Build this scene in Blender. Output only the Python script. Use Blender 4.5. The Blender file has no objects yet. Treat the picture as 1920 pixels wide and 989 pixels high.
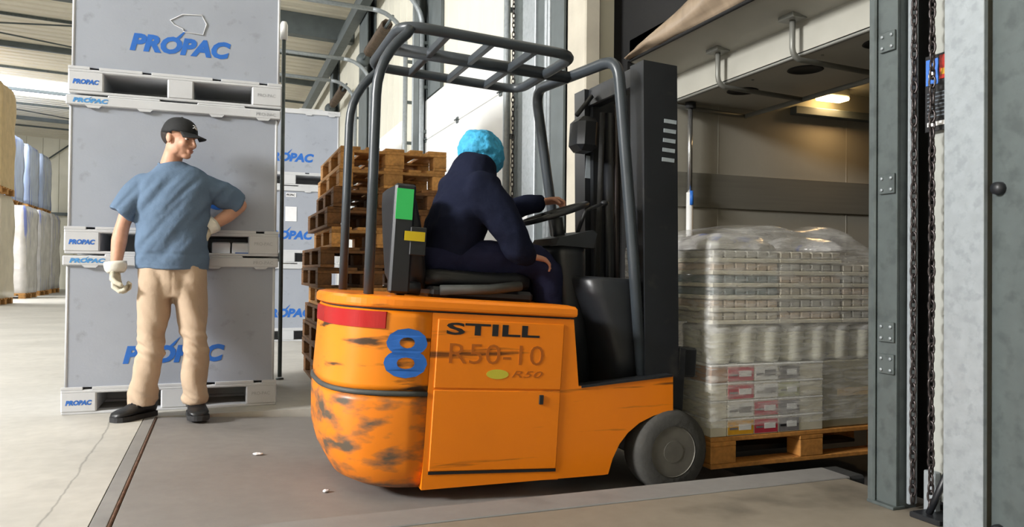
import bpy, bmesh, math, random
from mathutils import Vector, Matrix, noise
random.seed(11)
S = bpy.context.scene
COL = S.collection
R = math.radians
V = Vector

# ------------------------------------------------------------------ camera, world, lights, exposure
CAM_H = 0.87
def make_camera():
    yaw, pitch, roll, fpx = R(20.7), R(0.65), R(0.54), 1447.0
    fw = V((math.sin(yaw)*math.cos(pitch), math.cos(yaw)*math.cos(pitch), math.sin(pitch)))
    rt = V((math.cos(yaw), -math.sin(yaw), 0))
    up = rt.cross(fw)
    r2 = rt*math.cos(roll)+up*math.sin(roll)
    u2 = -rt*math.sin(roll)+up*math.cos(roll)
    m = Matrix((r2, u2, -fw)).transposed().to_4x4()
    m.translation = V((0, 0, CAM_H))
    cd = bpy.data.cameras.new('camera'); c = bpy.data.objects.new('camera', cd)
    cd.sensor_fit = 'HORIZONTAL'; cd.sensor_width = 36.0; cd.lens = 36.0*fpx/1920.0
    cd.clip_start = 0.05; cd.clip_end = 200
    c.matrix_world = m; COL.objects.link(c); S.camera = c
make_camera()

w = bpy.data.worlds.new('world'); S.world = w; w.use_nodes = True
bg = w.node_tree.nodes['Background']
bg.inputs['Color'].default_value = (0.86, 0.94, 1.0, 1); bg.inputs['Strength'].default_value = 0.52

def area(name, loc, target, sx, sy, power, col=(1, 1, 1)):
    l = bpy.data.lights.new(name, 'AREA'); l.shape = 'RECTANGLE'; l.size = sx; l.size_y = sy
    l.energy = power; l.color = col
    o = bpy.data.objects.new(name, l); COL.objects.link(o)
    o.location = loc
    o.rotation_euler = (V(target)-V(loc)).to_track_quat('-Z', 'Y').to_euler()
    return o
area('daylight_key', (-11.0, 1.4, 5.9), (-0.4, 4.6, 0.9), 2.6, 2.2, 3500, (1.0, 0.99, 0.97))  # unseen key light, direction from the worker's shadow; its skylight is added
area('daylight_far_skylight', (-8.0, 24.0, 5.8), (-5.0, 24.0, 0), 7.0, 3.0, 1500, (1.0, 1.0, 0.98))
area('daylight_mid_roof', (-3.5, 11.0, 5.7), (-1.0, 11.0, 0), 6.0, 3.0, 260, (1.0, 1.0, 0.98))  # area light below plain roof sheeting; no skylight panel is built here

S.view_settings.view_transform = 'Standard'
S.view_settings.look = 'None'
S.view_settings.gamma = 1.0
S.view_settings.use_curve_mapping = False
S.view_settings.exposure = 0.02

# ------------------------------------------------------------------ materials
def srgb(r, g, b):
    def f(c):
        c /= 255.0
        return c/12.92 if c <= 0.04045 else ((c+0.055)/1.055)**2.4
    return (f(r), f(g), f(b))
MATS = {}
def mat(name, col, rough=0.6, metal=0.0, var=0.0, scale=6.0, stretch=(1, 1, 1), bump=0.0, bscale=40.0, rand=0.0,
        dirt=None, dirt_t=(0.55, 0.7), dirt_scale=3.0, dirt_stretch=(1, 1, 1), emit=None, estr=0.0, alpha=1.0, spec=0.5, trans=0.0):
    m = bpy.data.materials.new(name); m.use_nodes = True
    nt = m.node_tree; N = nt.nodes; L = nt.links
    b = N['Principled BSDF']
    b.inputs['Roughness'].default_value = rough; b.inputs['Metallic'].default_value = metal
    b.inputs['Specular IOR Level'].default_value = spec
    b.inputs['Base Color'].default_value = (*col, 1)
    if emit:
        b.inputs['Emission Color'].default_value = (*emit, 1); b.inputs['Emission Strength'].default_value = estr
    if alpha < 1: b.inputs['Alpha'].default_value = alpha
    if trans: b.inputs['Transmission Weight'].default_value = trans
    tc = N.new('ShaderNodeTexCoord')
    def nz(sc, st, detail=4):
        mp = N.new('ShaderNodeMapping'); mp.inputs['Scale'].default_value = st
        L.new(tc.outputs['Object'], mp.inputs['Vector'])
        n = N.new('ShaderNodeTexNoise'); n.inputs['Scale'].default_value = sc; n.inputs['Detail'].default_value = detail
        L.new(mp.outputs['Vector'], n.inputs['Vector']); return n
    cur = None
    if var:
        n = nz(scale, stretch)
        mr = N.new('ShaderNodeMapRange'); mr.inputs['From Min'].default_value = 0.3; mr.inputs['From Max'].default_value = 0.7
        mr.inputs['To Min'].default_value = 1-var; mr.inputs['To Max'].default_value = 1+var
        L.new(n.outputs['Fac'], mr.inputs['Value'])
        mx = N.new('ShaderNodeVectorMath'); mx.operation = 'SCALE'; mx.inputs[0].default_value = col
        L.new(mr.outputs['Result'], mx.inputs['Scale']); cur = mx.outputs['Vector']
    if rand:
        oi = N.new('ShaderNodeObjectInfo')
        mr = N.new('ShaderNodeMapRange'); mr.inputs['To Min'].default_value = 1-rand; mr.inputs['To Max'].default_value = 1+rand
        L.new(oi.outputs['Random'], mr.inputs['Value'])
        mx = N.new('ShaderNodeVectorMath'); mx.operation = 'SCALE'; mx.inputs[0].default_value = col
        if cur: L.new(cur, mx.inputs[0])
        L.new(mr.outputs['Result'], mx.inputs['Scale']); cur = mx.outputs['Vector']
    if dirt:
        n = nz(dirt_scale, dirt_stretch, 6)
        mr = N.new('ShaderNodeMapRange'); mr.inputs['From Min'].default_value = dirt_t[0]; mr.inputs['From Max'].default_value = dirt_t[1]
        L.new(n.outputs['Fac'], mr.inputs['Value'])
        mx = N.new('ShaderNodeMix'); mx.data_type = 'RGBA'
        mx.inputs['A'].default_value = (*col, 1); mx.inputs['B'].default_value = (*dirt, 1)
        if cur: L.new(cur, mx.inputs['A'])
        L.new(mr.outputs['Result'], mx.inputs['Factor']); cur = mx.outputs['Result']
    if cur: L.new(cur, b.inputs['Base Color'])
    if bump:
        n = nz(bscale, (1, 1, 1)); bp = N.new('ShaderNodeBump')
        bp.inputs['Strength'].default_value = bump; bp.inputs['Distance'].default_value = 0.01
        L.new(n.outputs['Fac'], bp.inputs['Height']); L.new(bp.outputs['Normal'], b.inputs['Normal'])
    MATS[name] = m
    return m
M_ = MATS
mat('crate_grey', srgb(158, 164, 176), 0.5, var=0.05, scale=3, dirt=srgb(140, 145, 154), dirt_t=(0.62, 0.8), dirt_scale=14, bump=0.05, bscale=90)
mat('crate_rim', srgb(200, 202, 206), 0.45, var=0.05, scale=5, bump=0.04, bscale=60)
mat('logo_blue', srgb(40, 104, 190), 0.5, var=0.1, scale=20)
mat('logo_pale', srgb(70, 140, 200), 0.5, var=0.2, scale=30)
mat('emboss_grey', srgb(165, 168, 174), 0.5)
mat('paper', srgb(235, 236, 240), 0.7, var=0.03, scale=20)
mat('black_print', (0.01, 0.01, 0.012), 0.6)
mat('wood', srgb(196, 144, 82), 0.75, var=0.22, scale=7, stretch=(6, 0.7, 6), rand=0.28, bump=0.25, bscale=50, dirt=srgb(96, 62, 34), dirt_t=(0.58, 0.75), dirt_scale=4)
mat('wood_dark', srgb(120, 82, 46), 0.8, var=0.25, scale=7, stretch=(6, 0.7, 6), rand=0.3, bump=0.25, bscale=50, dirt=srgb(64, 44, 28), dirt_t=(0.55, 0.72), dirt_scale=4)
mat('wood_load', srgb(190, 130, 62), 0.7, var=0.2, scale=7, stretch=(0.7, 6, 6), rand=0.12, bump=0.2, bscale=50)
mat('orange', srgb(242, 132, 16), 0.32, var=0.05, scale=2, dirt=srgb(120, 66, 22), dirt_t=(0.62, 0.72), dirt_scale=5, dirt_stretch=(0.35, 1, 5), spec=0.5)
mat('orange_scuffed', srgb(242, 138, 20), 0.32, var=0.08, scale=2, dirt=srgb(70, 48, 30), dirt_t=(0.60, 0.68), dirt_scale=5, dirt_stretch=(0.6, 0.6, 4))
mat('orange_bumper', srgb(236, 130, 20), 0.4, var=0.1, scale=2, dirt=srgb(92, 80, 66), dirt_t=(0.46, 0.66), dirt_scale=9, dirt_stretch=(0.8, 0.8, 2.0))
mat('black_steel', srgb(32, 34, 38), 0.42, var=0.15, scale=5, dirt=srgb(62, 60, 58), dirt_t=(0.62, 0.8), dirt_scale=8)
mat('guard_paint', srgb(58, 64, 70), 0.35, var=0.1, scale=8)
mat('black_plastic', srgb(36, 38, 42), 0.38, var=0.08, scale=6)
mat('seat_vinyl', srgb(26, 27, 30), 0.5, bump=0.1, bscale=120)
mat('rubber', srgb(40, 40, 40), 0.85, var=0.2, scale=9, bump=0.2, bscale=60)
mat('tyre_grey', srgb(62, 61, 58), 0.85, var=0.2, scale=9, bump=0.3, bscale=50)
mat('rim_grey', srgb(104, 101, 94), 0.6, 0.3, var=0.2, scale=12)
mat('mat_grey', srgb(112, 108, 98), 0.8, var=0.2, scale=14, bump=0.2, bscale=150)
mat('red_lens', srgb(176, 26, 26), 0.25)
mat('strip_grey', srgb(70, 72, 70), 0.6, var=0.2, scale=12)
mat('sticker_green', srgb(60, 205, 105), 0.5)
mat('sticker_yellow', srgb(226, 200, 30), 0.5)
mat('sticker_silver', srgb(170, 180, 188), 0.4, var=0.1, scale=30)
mat('sticker_lime', srgb(200, 190, 60), 0.5)
mat('chrome', srgb(200, 200, 200), 0.2, 0.9)
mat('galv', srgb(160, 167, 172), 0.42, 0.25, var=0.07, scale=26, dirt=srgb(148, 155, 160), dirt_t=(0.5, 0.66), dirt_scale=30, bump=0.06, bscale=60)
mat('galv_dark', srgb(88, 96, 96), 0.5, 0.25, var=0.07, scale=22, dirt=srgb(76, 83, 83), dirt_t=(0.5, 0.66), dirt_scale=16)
mat('steel_dark', srgb(92, 100, 102), 0.55, 0.2, var=0.12, scale=6)
mat('rust', srgb(94, 68, 52), 0.9, var=0.4, scale=30)
mat('spring_brown', srgb(84, 70, 56), 0.6, 0.2, var=0.3, scale=12)
mat('chain_steel', srgb(74, 68, 68), 0.35, 0.7)
mat('white_wall', srgb(168, 170, 164), 0.7, var=0.03, scale=3)
mat('door_white', srgb(236, 237, 236), 0.5, var=0.02, scale=2)
mat('clad_beige', srgb(222, 219, 204), 0.6, var=0.04, scale=2, rand=0.03)
mat('jamb_beige', srgb(192, 186, 172), 0.85, var=0.08, scale=5, bump=0.1, bscale=50)
mat('roof_beige', srgb(222, 216, 200), 0.6, var=0.04, scale=2)
mat('truck_white', srgb(158, 154, 142), 0.5, var=0.04, scale=3)
mat('truck_ceiling', srgb(172, 170, 160), 0.5, var=0.05, scale=4)
mat('truck_band', srgb(108, 106, 97), 0.7, var=0.08, scale=5, stretch=(0.3, 1, 8))
mat('truck_floor', srgb(58, 54, 50), 0.8, var=0.2, scale=8)
mat('shelter_black', srgb(14, 14, 15), 0.85)
mat('tarp_brown', srgb(150, 132, 112), 0.42, var=0.15, scale=6, stretch=(1, 3, 1))
mat('pipe_grey', srgb(132, 132, 126), 0.45, 0.3)
mat('vent_dark', srgb(20, 20, 20), 0.7)
mat('lamp_glow', srgb(255, 210, 140), 0.4, emit=(1.0, 0.66, 0.26), estr=14.0)
mat('skylight', srgb(240, 244, 246), 0.5, emit=(0.95, 0.98, 1.0), estr=4.0)
mat('film_blue', srgb(180, 196, 226), 0.22, var=0.12, scale=4, stretch=(1, 1, 0.4), dirt=srgb(110, 132, 214), dirt_t=(0.54, 0.6), dirt_scale=3, dirt_stretch=(2, 2, 0.12))
mat('film_white', srgb(206, 204, 204), 0.2, var=0.12, scale=4, dirt=srgb(126, 142, 214), dirt_t=(0.55, 0.60), dirt_scale=3, dirt_stretch=(2, 2, 0.12), bump=0.5, bscale=9)
mat('film_cream', srgb(214, 204, 186), 0.3, var=0.1, scale=3, bump=0.4, bscale=8)
mat('carton_tan', srgb(206, 182, 140), 0.75, var=0.1, scale=5)
mat('carton_cream', srgb(214, 208, 188), 0.7, var=0.06, scale=6)
mat('carton_brown', srgb(168, 128, 96), 0.8, var=0.08, scale=8)
mat('carton_olive', srgb(158, 152, 128), 0.75, var=0.08, scale=6)
mat('label_red', srgb(186, 52, 72), 0.5, var=0.1, scale=25)
mat('label_amber', srgb(216, 160, 40), 0.5, var=0.1, scale=25)
mat('label_grey', srgb(126, 122, 124), 0.5, var=0.2, scale=25)
mat('label_green', srgb(168, 170, 130), 0.5, var=0.15, scale=25)
mat('label_white', srgb(226, 226, 224), 0.5)
mat('tray_a', srgb(190, 182, 166), 0.55, var=0.12, scale=22)
mat('tray_b', srgb(176, 174, 166), 0.55, var=0.12, scale=22)
mat('tray_c', srgb(196, 178, 158), 0.55, var=0.12, scale=22)
mat('tray_d', srgb(120, 132, 134), 0.55, var=0.2, scale=22)
mat('tub_white', srgb(214, 212, 196), 0.4, var=0.04, scale=10)
mat('skin', srgb(206, 156, 130), 0.55, var=0.08, scale=25, bump=0.05, bscale=180)
mat('skin_driver', srgb(196, 142, 118), 0.55, var=0.08, scale=25)
mat('hair', srgb(42, 32, 26), 0.7, bump=0.5, bscale=220)
mat('eye_white', srgb(225, 220, 215), 0.3)
mat('eye_dark', srgb(30, 22, 18), 0.2)
mat('lip', srgb(168, 104, 92), 0.5)
mat('shirt_blue', srgb(98, 118, 142), 0.9, var=0.06, scale=9, bump=0.55, bscale=22, spec=0.15)
mat('pants_khaki', srgb(188, 166, 144), 0.9, var=0.05, scale=9, bump=0.5, bscale=20, spec=0.15)
mat('glove', srgb(206, 200, 182), 0.85, var=0.12, scale=18, dirt=srgb(120, 112, 92), dirt_t=(0.55, 0.7), dirt_scale=16, bump=0.3, bscale=120)
mat('glove_cuff', srgb(226, 222, 212), 0.85, var=0.05, scale=18, bump=0.2, bscale=140)
mat('cap_black', srgb(22, 23, 25), 0.8, bump=0.2, bscale=200)
mat('shoe_black', srgb(24, 25, 28), 0.4, var=0.2, scale=14, bump=0.15, bscale=70)
mat('sole_dark', srgb(44, 44, 46), 0.8)
mat('lace', srgb(60, 58, 56), 0.8)
mat('navy', srgb(26, 30, 48), 0.92, var=0.1, scale=8, bump=0.2, bscale=200, spec=0.1)
mat('navy_pants', srgb(36, 38, 62), 0.92, var=0.1, scale=8, bump=0.2, bscale=200, spec=0.1)
mat('hairnet', srgb(64, 168, 214), 0.75, var=0.2, scale=26, bump=0.6, bscale=60)
mat('dark_joint', srgb(58, 50, 44), 0.95, var=0.4, scale=40)

def floor_material(name, col, crack=True, stains=0.25, thr=(0.62, 0.78)):
    m = bpy.data.materials.new(name); m.use_nodes = True; nt = m.node_tree; N = nt.nodes; L = nt.links
    b = N['Principled BSDF']; b.inputs['Roughness'].default_value = 0.55
    tc = N.new('ShaderNodeTexCoord')
    def noi(sc, det, st=(1, 1, 1)):
        mp = N.new('ShaderNodeMapping'); mp.inputs['Scale'].default_value = st
        L.new(tc.outputs['Object'], mp.inputs['Vector'])
        n = N.new('ShaderNodeTexNoise'); n.inputs['Scale'].default_value = sc; n.inputs['Detail'].default_value = det
        L.new(mp.outputs['Vector'], n.inputs['Vector']); return n
    def rng(src, a, bb, c, d):
        r = N.new('ShaderNodeMapRange'); r.inputs['From Min'].default_value = a; r.inputs['From Max'].default_value = bb
        r.inputs['To Min'].default_value = c; r.inputs['To Max'].default_value = d
        L.new(src, r.inputs['Value']); return r.outputs['Result']
    n1 = noi(0.9, 8, (1, 1.6, 1)); n2 = noi(14, 6); n3 = noi(2.3, 5)
    v1 = rng(n1.outputs['Fac'], 0.3, 0.7, 0.86, 1.12)
    v2 = rng(n2.outputs['Fac'], 0.3, 0.7, 0.94, 1.06)
    v3 = rng(n3.outputs['Fac'], thr[0], thr[1], 1.0, 1.0-stains)
    mu = N.new('ShaderNodeMath'); mu.operation = 'MULTIPLY'; L.new(v1, mu.inputs[0]); L.new(v2, mu.inputs[1])
    mu2 = N.new('ShaderNodeMath'); mu2.operation = 'MULTIPLY'; L.new(mu.outputs[0], mu2.inputs[0]); L.new(v3, mu2.inputs[1])
    last = mu2.outputs[0]
    if crack:      # a wandering hairline crack running beside the leveller's hinge
        sx = N.new('ShaderNodeSeparateXYZ'); L.new(tc.outputs['Object'], sx.inputs['Vector'])
        n4 = noi(2.0, 8)
        dx = rng(n4.outputs['Fac'], 0, 1, -0.06, 0.06)
        ad = N.new('ShaderNodeMath'); ad.operation = 'ADD'; L.new(sx.outputs['X'], ad.inputs[0]); L.new(dx, ad.inputs[1])
        ad2 = N.new('ShaderNodeMath'); ad2.operation = 'ADD'; L.new(ad.outputs[0], ad2.inputs[0]); ad2.inputs[1].default_value = 0.56
        ab = N.new('ShaderNodeMath'); ab.operation = 'ABSOLUTE'; L.new(ad2.outputs[0], ab.inputs[0])
        cr = rng(ab.outputs[0], 0.0, 0.007, 0.55, 1.0)
        yl = rng(sx.outputs['Y'], 4.9, 5.0, 0.0, 1.0)
        mx = N.new('ShaderNodeMath'); mx.operation = 'MAXIMUM'; L.new(cr, mx.inputs[0]); L.new(yl, mx.inputs[1])
        mu3 = N.new('ShaderNodeMath'); mu3.operation = 'MULTIPLY'; L.new(last, mu3.inputs[0]); L.new(mx.outputs[0], mu3.inputs[1]); last = mu3.outputs[0]
    sc = N.new('ShaderNodeVectorMath'); sc.operation = 'SCALE'; sc.inputs[0].default_value = col
    L.new(last, sc.inputs['Scale']); L.new(sc.outputs['Vector'], b.inputs['Base Color'])
    bp = N.new('ShaderNodeBump'); bp.inputs['Strength'].default_value = 0.15; bp.inputs['Distance'].default_value = 0.01
    L.new(n2.outputs['Fac'], bp.inputs['Height']); L.new(bp.outputs['Normal'], b.inputs['Normal'])
    MATS[name] = m
floor_material('concrete', srgb(186, 183, 176))
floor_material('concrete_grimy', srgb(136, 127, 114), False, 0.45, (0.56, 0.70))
floor_material('concrete_kerb', srgb(134, 132, 130), False, 0.3, (0.56, 0.70))
floor_material('leveler_steel', srgb(134, 130, 127), False, 0.2)

def film_material():
    m = bpy.data.materials.new('stretch_film'); m.use_nodes = True; nt = m.node_tree; N = nt.nodes; L = nt.links
    b = N['Principled BSDF']; b.inputs['Base Color'].default_value = (0.85, 0.85, 0.83, 1); b.inputs['Roughness'].default_value = 0.16
    tc = N.new('ShaderNodeTexCoord'); mp = N.new('ShaderNodeMapping'); mp.inputs['Scale'].default_value = (2.5, 2.5, 16)
    L.new(tc.outputs['Object'], mp.inputs['Vector'])
    n = N.new('ShaderNodeTexNoise'); n.inputs['Scale'].default_value = 3.0; n.inputs['Detail'].default_value = 6
    L.new(mp.outputs['Vector'], n.inputs['Vector'])
    r = N.new('ShaderNodeMapRange'); r.inputs['From Min'].default_value = 0.35; r.inputs['From Max'].default_value = 0.75
    r.inputs['To Min'].default_value = 0.16; r.inputs['To Max'].default_value = 0.52
    L.new(n.outputs['Fac'], r.inputs['Value']); L.new(r.outputs['Result'], b.inputs['Alpha'])
    bp = N.new('ShaderNodeBump'); bp.inputs['Strength'].default_value = 0.6; bp.inputs['Distance'].default_value = 0.01
    L.new(n.outputs['Fac'], bp.inputs['Height']); L.new(bp.outputs['Normal'], b.inputs['Normal'])
    MATS['stretch_film'] = m
film_material()

# ------------------------------------------------------------------ mesh builder and object helpers
def world_of(o):
    m = Matrix.Identity(4)
    while o is not None:
        m = o.matrix_basis @ m; o = o.parent
    return m
class MB:
    def __init__(s): s.v = []; s.f = []; s.s = []
    def add(s, vs, fs, smooth=False, M=None):
        o = len(s.v)
        s.v += [(M @ V(p)) if M is not None else V(p) for p in vs]
        s.f += [[i+o for i in f] for f in fs]; s.s += [smooth]*len(fs); return s
    def box(s, x0, x1, y0, y1, z0, z1, b=0.0, M=None):
        xs, ys, zs = (x0, x1), (y0, y1), (z0, z1)
        if b <= 0:
            vs = [(xs[i & 1], ys[(i >> 1) & 1], zs[(i >> 2) & 1]) for i in range(8)]
            fs = [(0, 2, 3, 1), (4, 5, 7, 6), (0, 1, 5, 4), (2, 6, 7, 3), (0, 4, 6, 2), (1, 3, 7, 5)]
            return s.add(vs, fs, False, M)
        b = min(b, (x1-x0)*.45, (y1-y0)*.45, (z1-z0)*.45)
        vs = []
        for i in range(8):
            sg = [(i & 1), (i >> 1) & 1, (i >> 2) & 1]
            full = [xs[sg[0]], ys[sg[1]], zs[sg[2]]]
            ins = [full[k]+(b if sg[k] == 0 else -b) for k in range(3)]
            for k in range(3):
                p = ins[:]; p[k] = full[k]; vs.append(tuple(p))
        fs = []
        cyc = [(0, 0), (1, 0), (1, 1), (0, 1)]
        for k in range(3):
            a, c = (k+1) % 3, (k+2) % 3
            for sd in (0, 1):
                q = []
                for (p, r) in cyc:
                    i = (sd << k) | (p << a) | (r << c); q.append(i*3+k)
                fs.append(q if sd else q[::-1])
            for p in (0, 1):
                for r in (0, 1):
                    i0 = (p << a) | (r << c); i1 = i0 | (1 << k)
                    fs.append((i0*3+a, i0*3+c, i1*3+c, i1*3+a))
        for i in range(8): fs.append((i*3, i*3+1, i*3+2))
        return s.add(vs, fs, False, M)
    def tube(s, pts, r, n=8, closed=False, smooth=True, M=None, ab=None, ref=None, caps=True):
        pts = [V(p) for p in pts]; N = len(pts)
        rs = r if isinstance(r, (list, tuple)) else [r]*N
        vs = []; prev = None
        for i, p in enumerate(pts):
            if closed: t = pts[(i+1) % N]-pts[i-1]
            else: t = pts[min(i+1, N-1)]-pts[max(i-1, 0)]
            t.normalize()
            if prev is None:
                u = V(ref) if ref else (V((0, 0, 1)) if abs(t.z) < .9 else V((1, 0, 0)))
            else: u = V(ref) if ref else prev
            u = u-t*u.dot(t)
            if u.length < 1e-6: u = t.orthogonal()
            u.normalize(); prev = u; v = t.cross(u)
            a, b = (ab[i] if ab else (rs[i], rs[i]))
            for k in range(n):
                th = 2*math.pi*k/n
                vs.append(p+u*(a*math.cos(th))+v*(b*math.sin(th)))
        fs = []
        for i in range(N if closed else N-1):
            j = (i+1) % N
            for k in range(n):
                l = (k+1) % n; fs.append((i*n+k, i*n+l, j*n+l, j*n+k))
        if not closed and caps:
            fs.append(list(range(n))[::-1]); fs.append([(N-1)*n+k for k in range(n)])
        return s.add(vs, fs, smooth, M)
    def loft(s, rings, smooth=True, M=None, cap0=True, cap1=True, closed=True):
        n = len(rings[0]); vs = [p for r in rings for p in r]; fs = []
        for i in range(len(rings)-1):
            for k in range(n if closed else n-1):
                l = (k+1) % n; fs.append((i*n+k, i*n+l, (i+1)*n+l, (i+1)*n+k))
        if cap0: fs.append(list(range(n))[::-1])
        if cap1: fs.append([(len(rings)-1)*n+k for k in range(n)])
        return s.add(vs, fs, smooth, M)
    def prism(s, poly, axis, a, b, smooth=False, M=None):
        def mk(p, q):
            if axis == 'Y': return (p[0], q, p[1])
            if axis == 'X': return (q, p[0], p[1])
            return (p[0], p[1], q)
        n = len(poly)
        vs = [mk(p, a) for p in poly]+[mk(p, b) for p in poly]
        fs = [list(range(n)), list(range(n, 2*n))[::-1]]+[(i, (i+1) % n, n+(i+1) % n, n+i) for i in range(n)]
        return s.add(vs, fs, smooth, M)
    def lathe(s, prof, c, axis='Z', n=24, smooth=True, M=None, closed=False, caps=True):
        vs = []; c = V(c)
        for (r, h) in prof:
            for k in range(n):
                t = 2*math.pi*k/n; a, b = r*math.cos(t), r*math.sin(t)
                vs.append(c+(V((a, b, h)) if axis == 'Z' else V((a, h, b)) if axis == 'Y' else V((h, a, b))))
        m = len(prof); fs = []
        for i in range(m if closed else m-1):
            j = (i+1) % m
            for k in range(n):
                l = (k+1) % n; fs.append((i*n+k, i*n+l, j*n+l, j*n+k))
        if not closed and caps:
            if prof[0][0] > 1e-5: fs.append(list(range(n)))
            if prof[-1][0] > 1e-5: fs.append([(m-1)*n+k for k in range(n)])
        return s.add(vs, fs, smooth, M)
    def ell(s, c, r, n=16, m=10, rot=None, M=None):
        c = V(c); vs = []; fs = []
        for i in range(m+1):
            ph = math.pi*i/m
            for k in range(n):
                t = 2*math.pi*k/n
                p = V((r[0]*math.sin(ph)*math.cos(t), r[1]*math.sin(ph)*math.sin(t), r[2]*math.cos(ph)))
                if rot is not None: p = rot @ p
                vs.append(c+p)
        for i in range(m):
            for k in range(n):
                l = (k+1) % n; fs.append((i*n+k, i*n+l, (i+1)*n+l, (i+1)*n+k))
        return s.add(vs, fs, True, M)
    def torus(s, c, Rr, r, n=28, m=8, rot=None, M=None):
        pts = []
        for k in range(n):
            t = 2*math.pi*k/n; p = V((Rr*math.cos(t), Rr*math.sin(t), 0))
            pts.append(V(c)+(rot @ p if rot is not None else p))
        return s.tube(pts, r, m, closed=True, M=M)
    def mesh(s, name, inv=None):
        me = bpy.data.meshes.new(name)
        me.from_pydata([tuple((inv @ p) if inv is not None else p) for p in s.v], [], s.f)
        bm = bmesh.new(); bm.from_mesh(me)
        bmesh.ops.remove_doubles(bm, verts=bm.verts, dist=1e-6)
        bmesh.ops.recalc_face_normals(bm, faces=bm.faces); bm.to_mesh(me); bm.free()
        if any(s.s) :
            if all(s.s): me.shade_smooth()
            elif len(me.polygons) == len(s.s):
                for p, q in zip(me.polygons, s.s): p.use_smooth = q
        return me
    def build(s, name, m, parent=None, M=None):
        if M is not None: s.v = [M @ p for p in s.v]
        inv = world_of(parent).inverted() if parent is not None else None
        o = bpy.data.objects.new(name, s.mesh(name, inv)); COL.objects.link(o)
        o.data.materials.append(MATS[m]); o.parent = parent
        return o
    def remesh(s, name, m, parent=None, M=None, voxel=0.008, smooth=4, disp=None):
        """union the pieces into one continuous skin; optional displacement disp(co, no) -> distance"""
        if M is not None: s.v = [M @ p for p in s.v]
        me0 = s.mesh('tmp'); t = bpy.data.objects.new('tmp', me0); COL.objects.link(t)
        md = t.modifiers.new('r', 'REMESH'); md.mode = 'VOXEL'; md.voxel_size = voxel; md.use_smooth_shade = True
        if smooth:
            ms = t.modifiers.new('s', 'SMOOTH'); ms.factor = 0.5; ms.iterations = smooth
        bpy.context.view_layer.update()
        dg = bpy.context.evaluated_depsgraph_get()
        me = bpy.data.meshes.new_from_object(t.evaluated_get(dg)); me.name = name
        bpy.data.objects.remove(t); bpy.data.meshes.remove(me0)
        if disp:
            nn = [v.normal.copy() for v in me.vertices]
            for v, q in zip(me.vertices, nn): v.co = v.co+q*disp(v.co, q)
        if parent is not None: me.transform(world_of(parent).inverted())
        me.shade_smooth()
        o = bpy.data.objects.new(name, me); COL.objects.link(o); o.parent = parent
        me.materials.clear(); me.materials.append(MATS[m]); return o

def tag(o, label=None, cat=None, group=None, kind=None):
    if label: o['label'] = label
    if cat: o['category'] = cat
    if group: o['group'] = group
    if kind: o['kind'] = kind
    return o
def thing(name, label, cat, loc=(0, 0, 0), rotz=0.0, group=None, kind=None):
    o = bpy.data.objects.new(name, None); COL.objects.link(o); o.empty_display_size = 0.1
    o.location = loc; o.rotation_euler = (0, 0, rotz)
    o.matrix_basis = Matrix.Translation(V(loc)) @ Matrix.Rotation(rotz, 4, 'Z')
    return tag(o, label, cat, group, kind)
def copy_tree(o, parent=None):
    c = o.copy(); COL.objects.link(c); c.parent = parent
    for ch in [x for x in COL.objects if x.parent is o]: copy_tree(ch, c)
    return c
def put(o, x, y, z, rz=0.0):
    o.matrix_basis = Matrix.Translation((x, y, z)) @ Matrix.Rotation(rz, 4, 'Z'); return o
def piece(src, parent, loc, name=None):
    c = src.copy(); COL.objects.link(c); c.parent = parent; c.location = loc
    if name: c.name = name
    return c
TXT = {}
def text(s, size, shear=0.0, offset=0.0, extr=0.001):
    k = (s, size, shear, offset, extr)
    if k in TXT: return TXT[k]
    cu = bpy.data.curves.new('t', 'FONT'); cu.body = s; cu.size = size; cu.shear = shear; cu.offset = offset
    cu.extrude = extr; cu.align_x = 'LEFT'; cu.resolution_u = 3
    o = bpy.data.objects.new('t', cu); COL.objects.link(o); bpy.context.view_layer.update()
    me = bpy.data.meshes.new_from_object(o)
    vs = [tuple(v.co) for v in me.vertices]; fs = [tuple(p.vertices) for p in me.polygons]
    bpy.data.objects.remove(o); bpy.data.curves.remove(cu); bpy.data.meshes.remove(me)
    x0 = min(v[0] for v in vs); x1 = max(v[0] for v in vs); y0 = min(v[1] for v in vs); y1 = max(v[1] for v in vs)
    TXT[k] = ([(v[0]-x0, v[1]-y0, v[2]) for v in vs], fs, x1-x0, y1-y0); return TXT[k]
def text_front(mb, s, x0, x1, z0, z1, y, shear=0.25, offset=0.02, fn=None):
    """lettering fitted into the rectangle x0..x1, z0..z1 on a face looking towards -Y"""
    vs, fs, tw, th = text(s, 1.0, shear, offset, 0.5)
    out = []
    for a, b, c in vs:
        X = x0+a/tw*(x1-x0); Z = z0+b/th*(z1-z0)
        out.append((X, (fn(X) if fn else y)-c*0.0016, Z))
    return mb.add(out, fs)
def logo(mb, x0, x1, z0, z1, y):
    text_front(mb, 'PROPAC', x0, x1, z0, z1, y, 0.22, 0.055)
    w, h = x1-x0, z1-z0        # the little flame over the O
    a = x0+w*0.445
    mb.add([(a, y-.0008, z1-h*0.06), (a+w*.045, y-.0008, z1-h*0.06), (a+w*.11, y-.0008, z1+h*.48), (a+w*.05, y-.0008, z1+h*.2)], [(0, 1, 2, 3)])
    return mb

TILT = R(3.3); HINGE_X = -0.343
LM = Matrix.Translation((HINGE_X, 0, 0)) @ Matrix.Rotation(TILT, 4, 'Y')   # frame of the lowered leveller

# ------------------------------------------------------------------ the setting
WALL_X = 2.38
def structure(o): o['kind'] = 'structure'; return o
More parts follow.
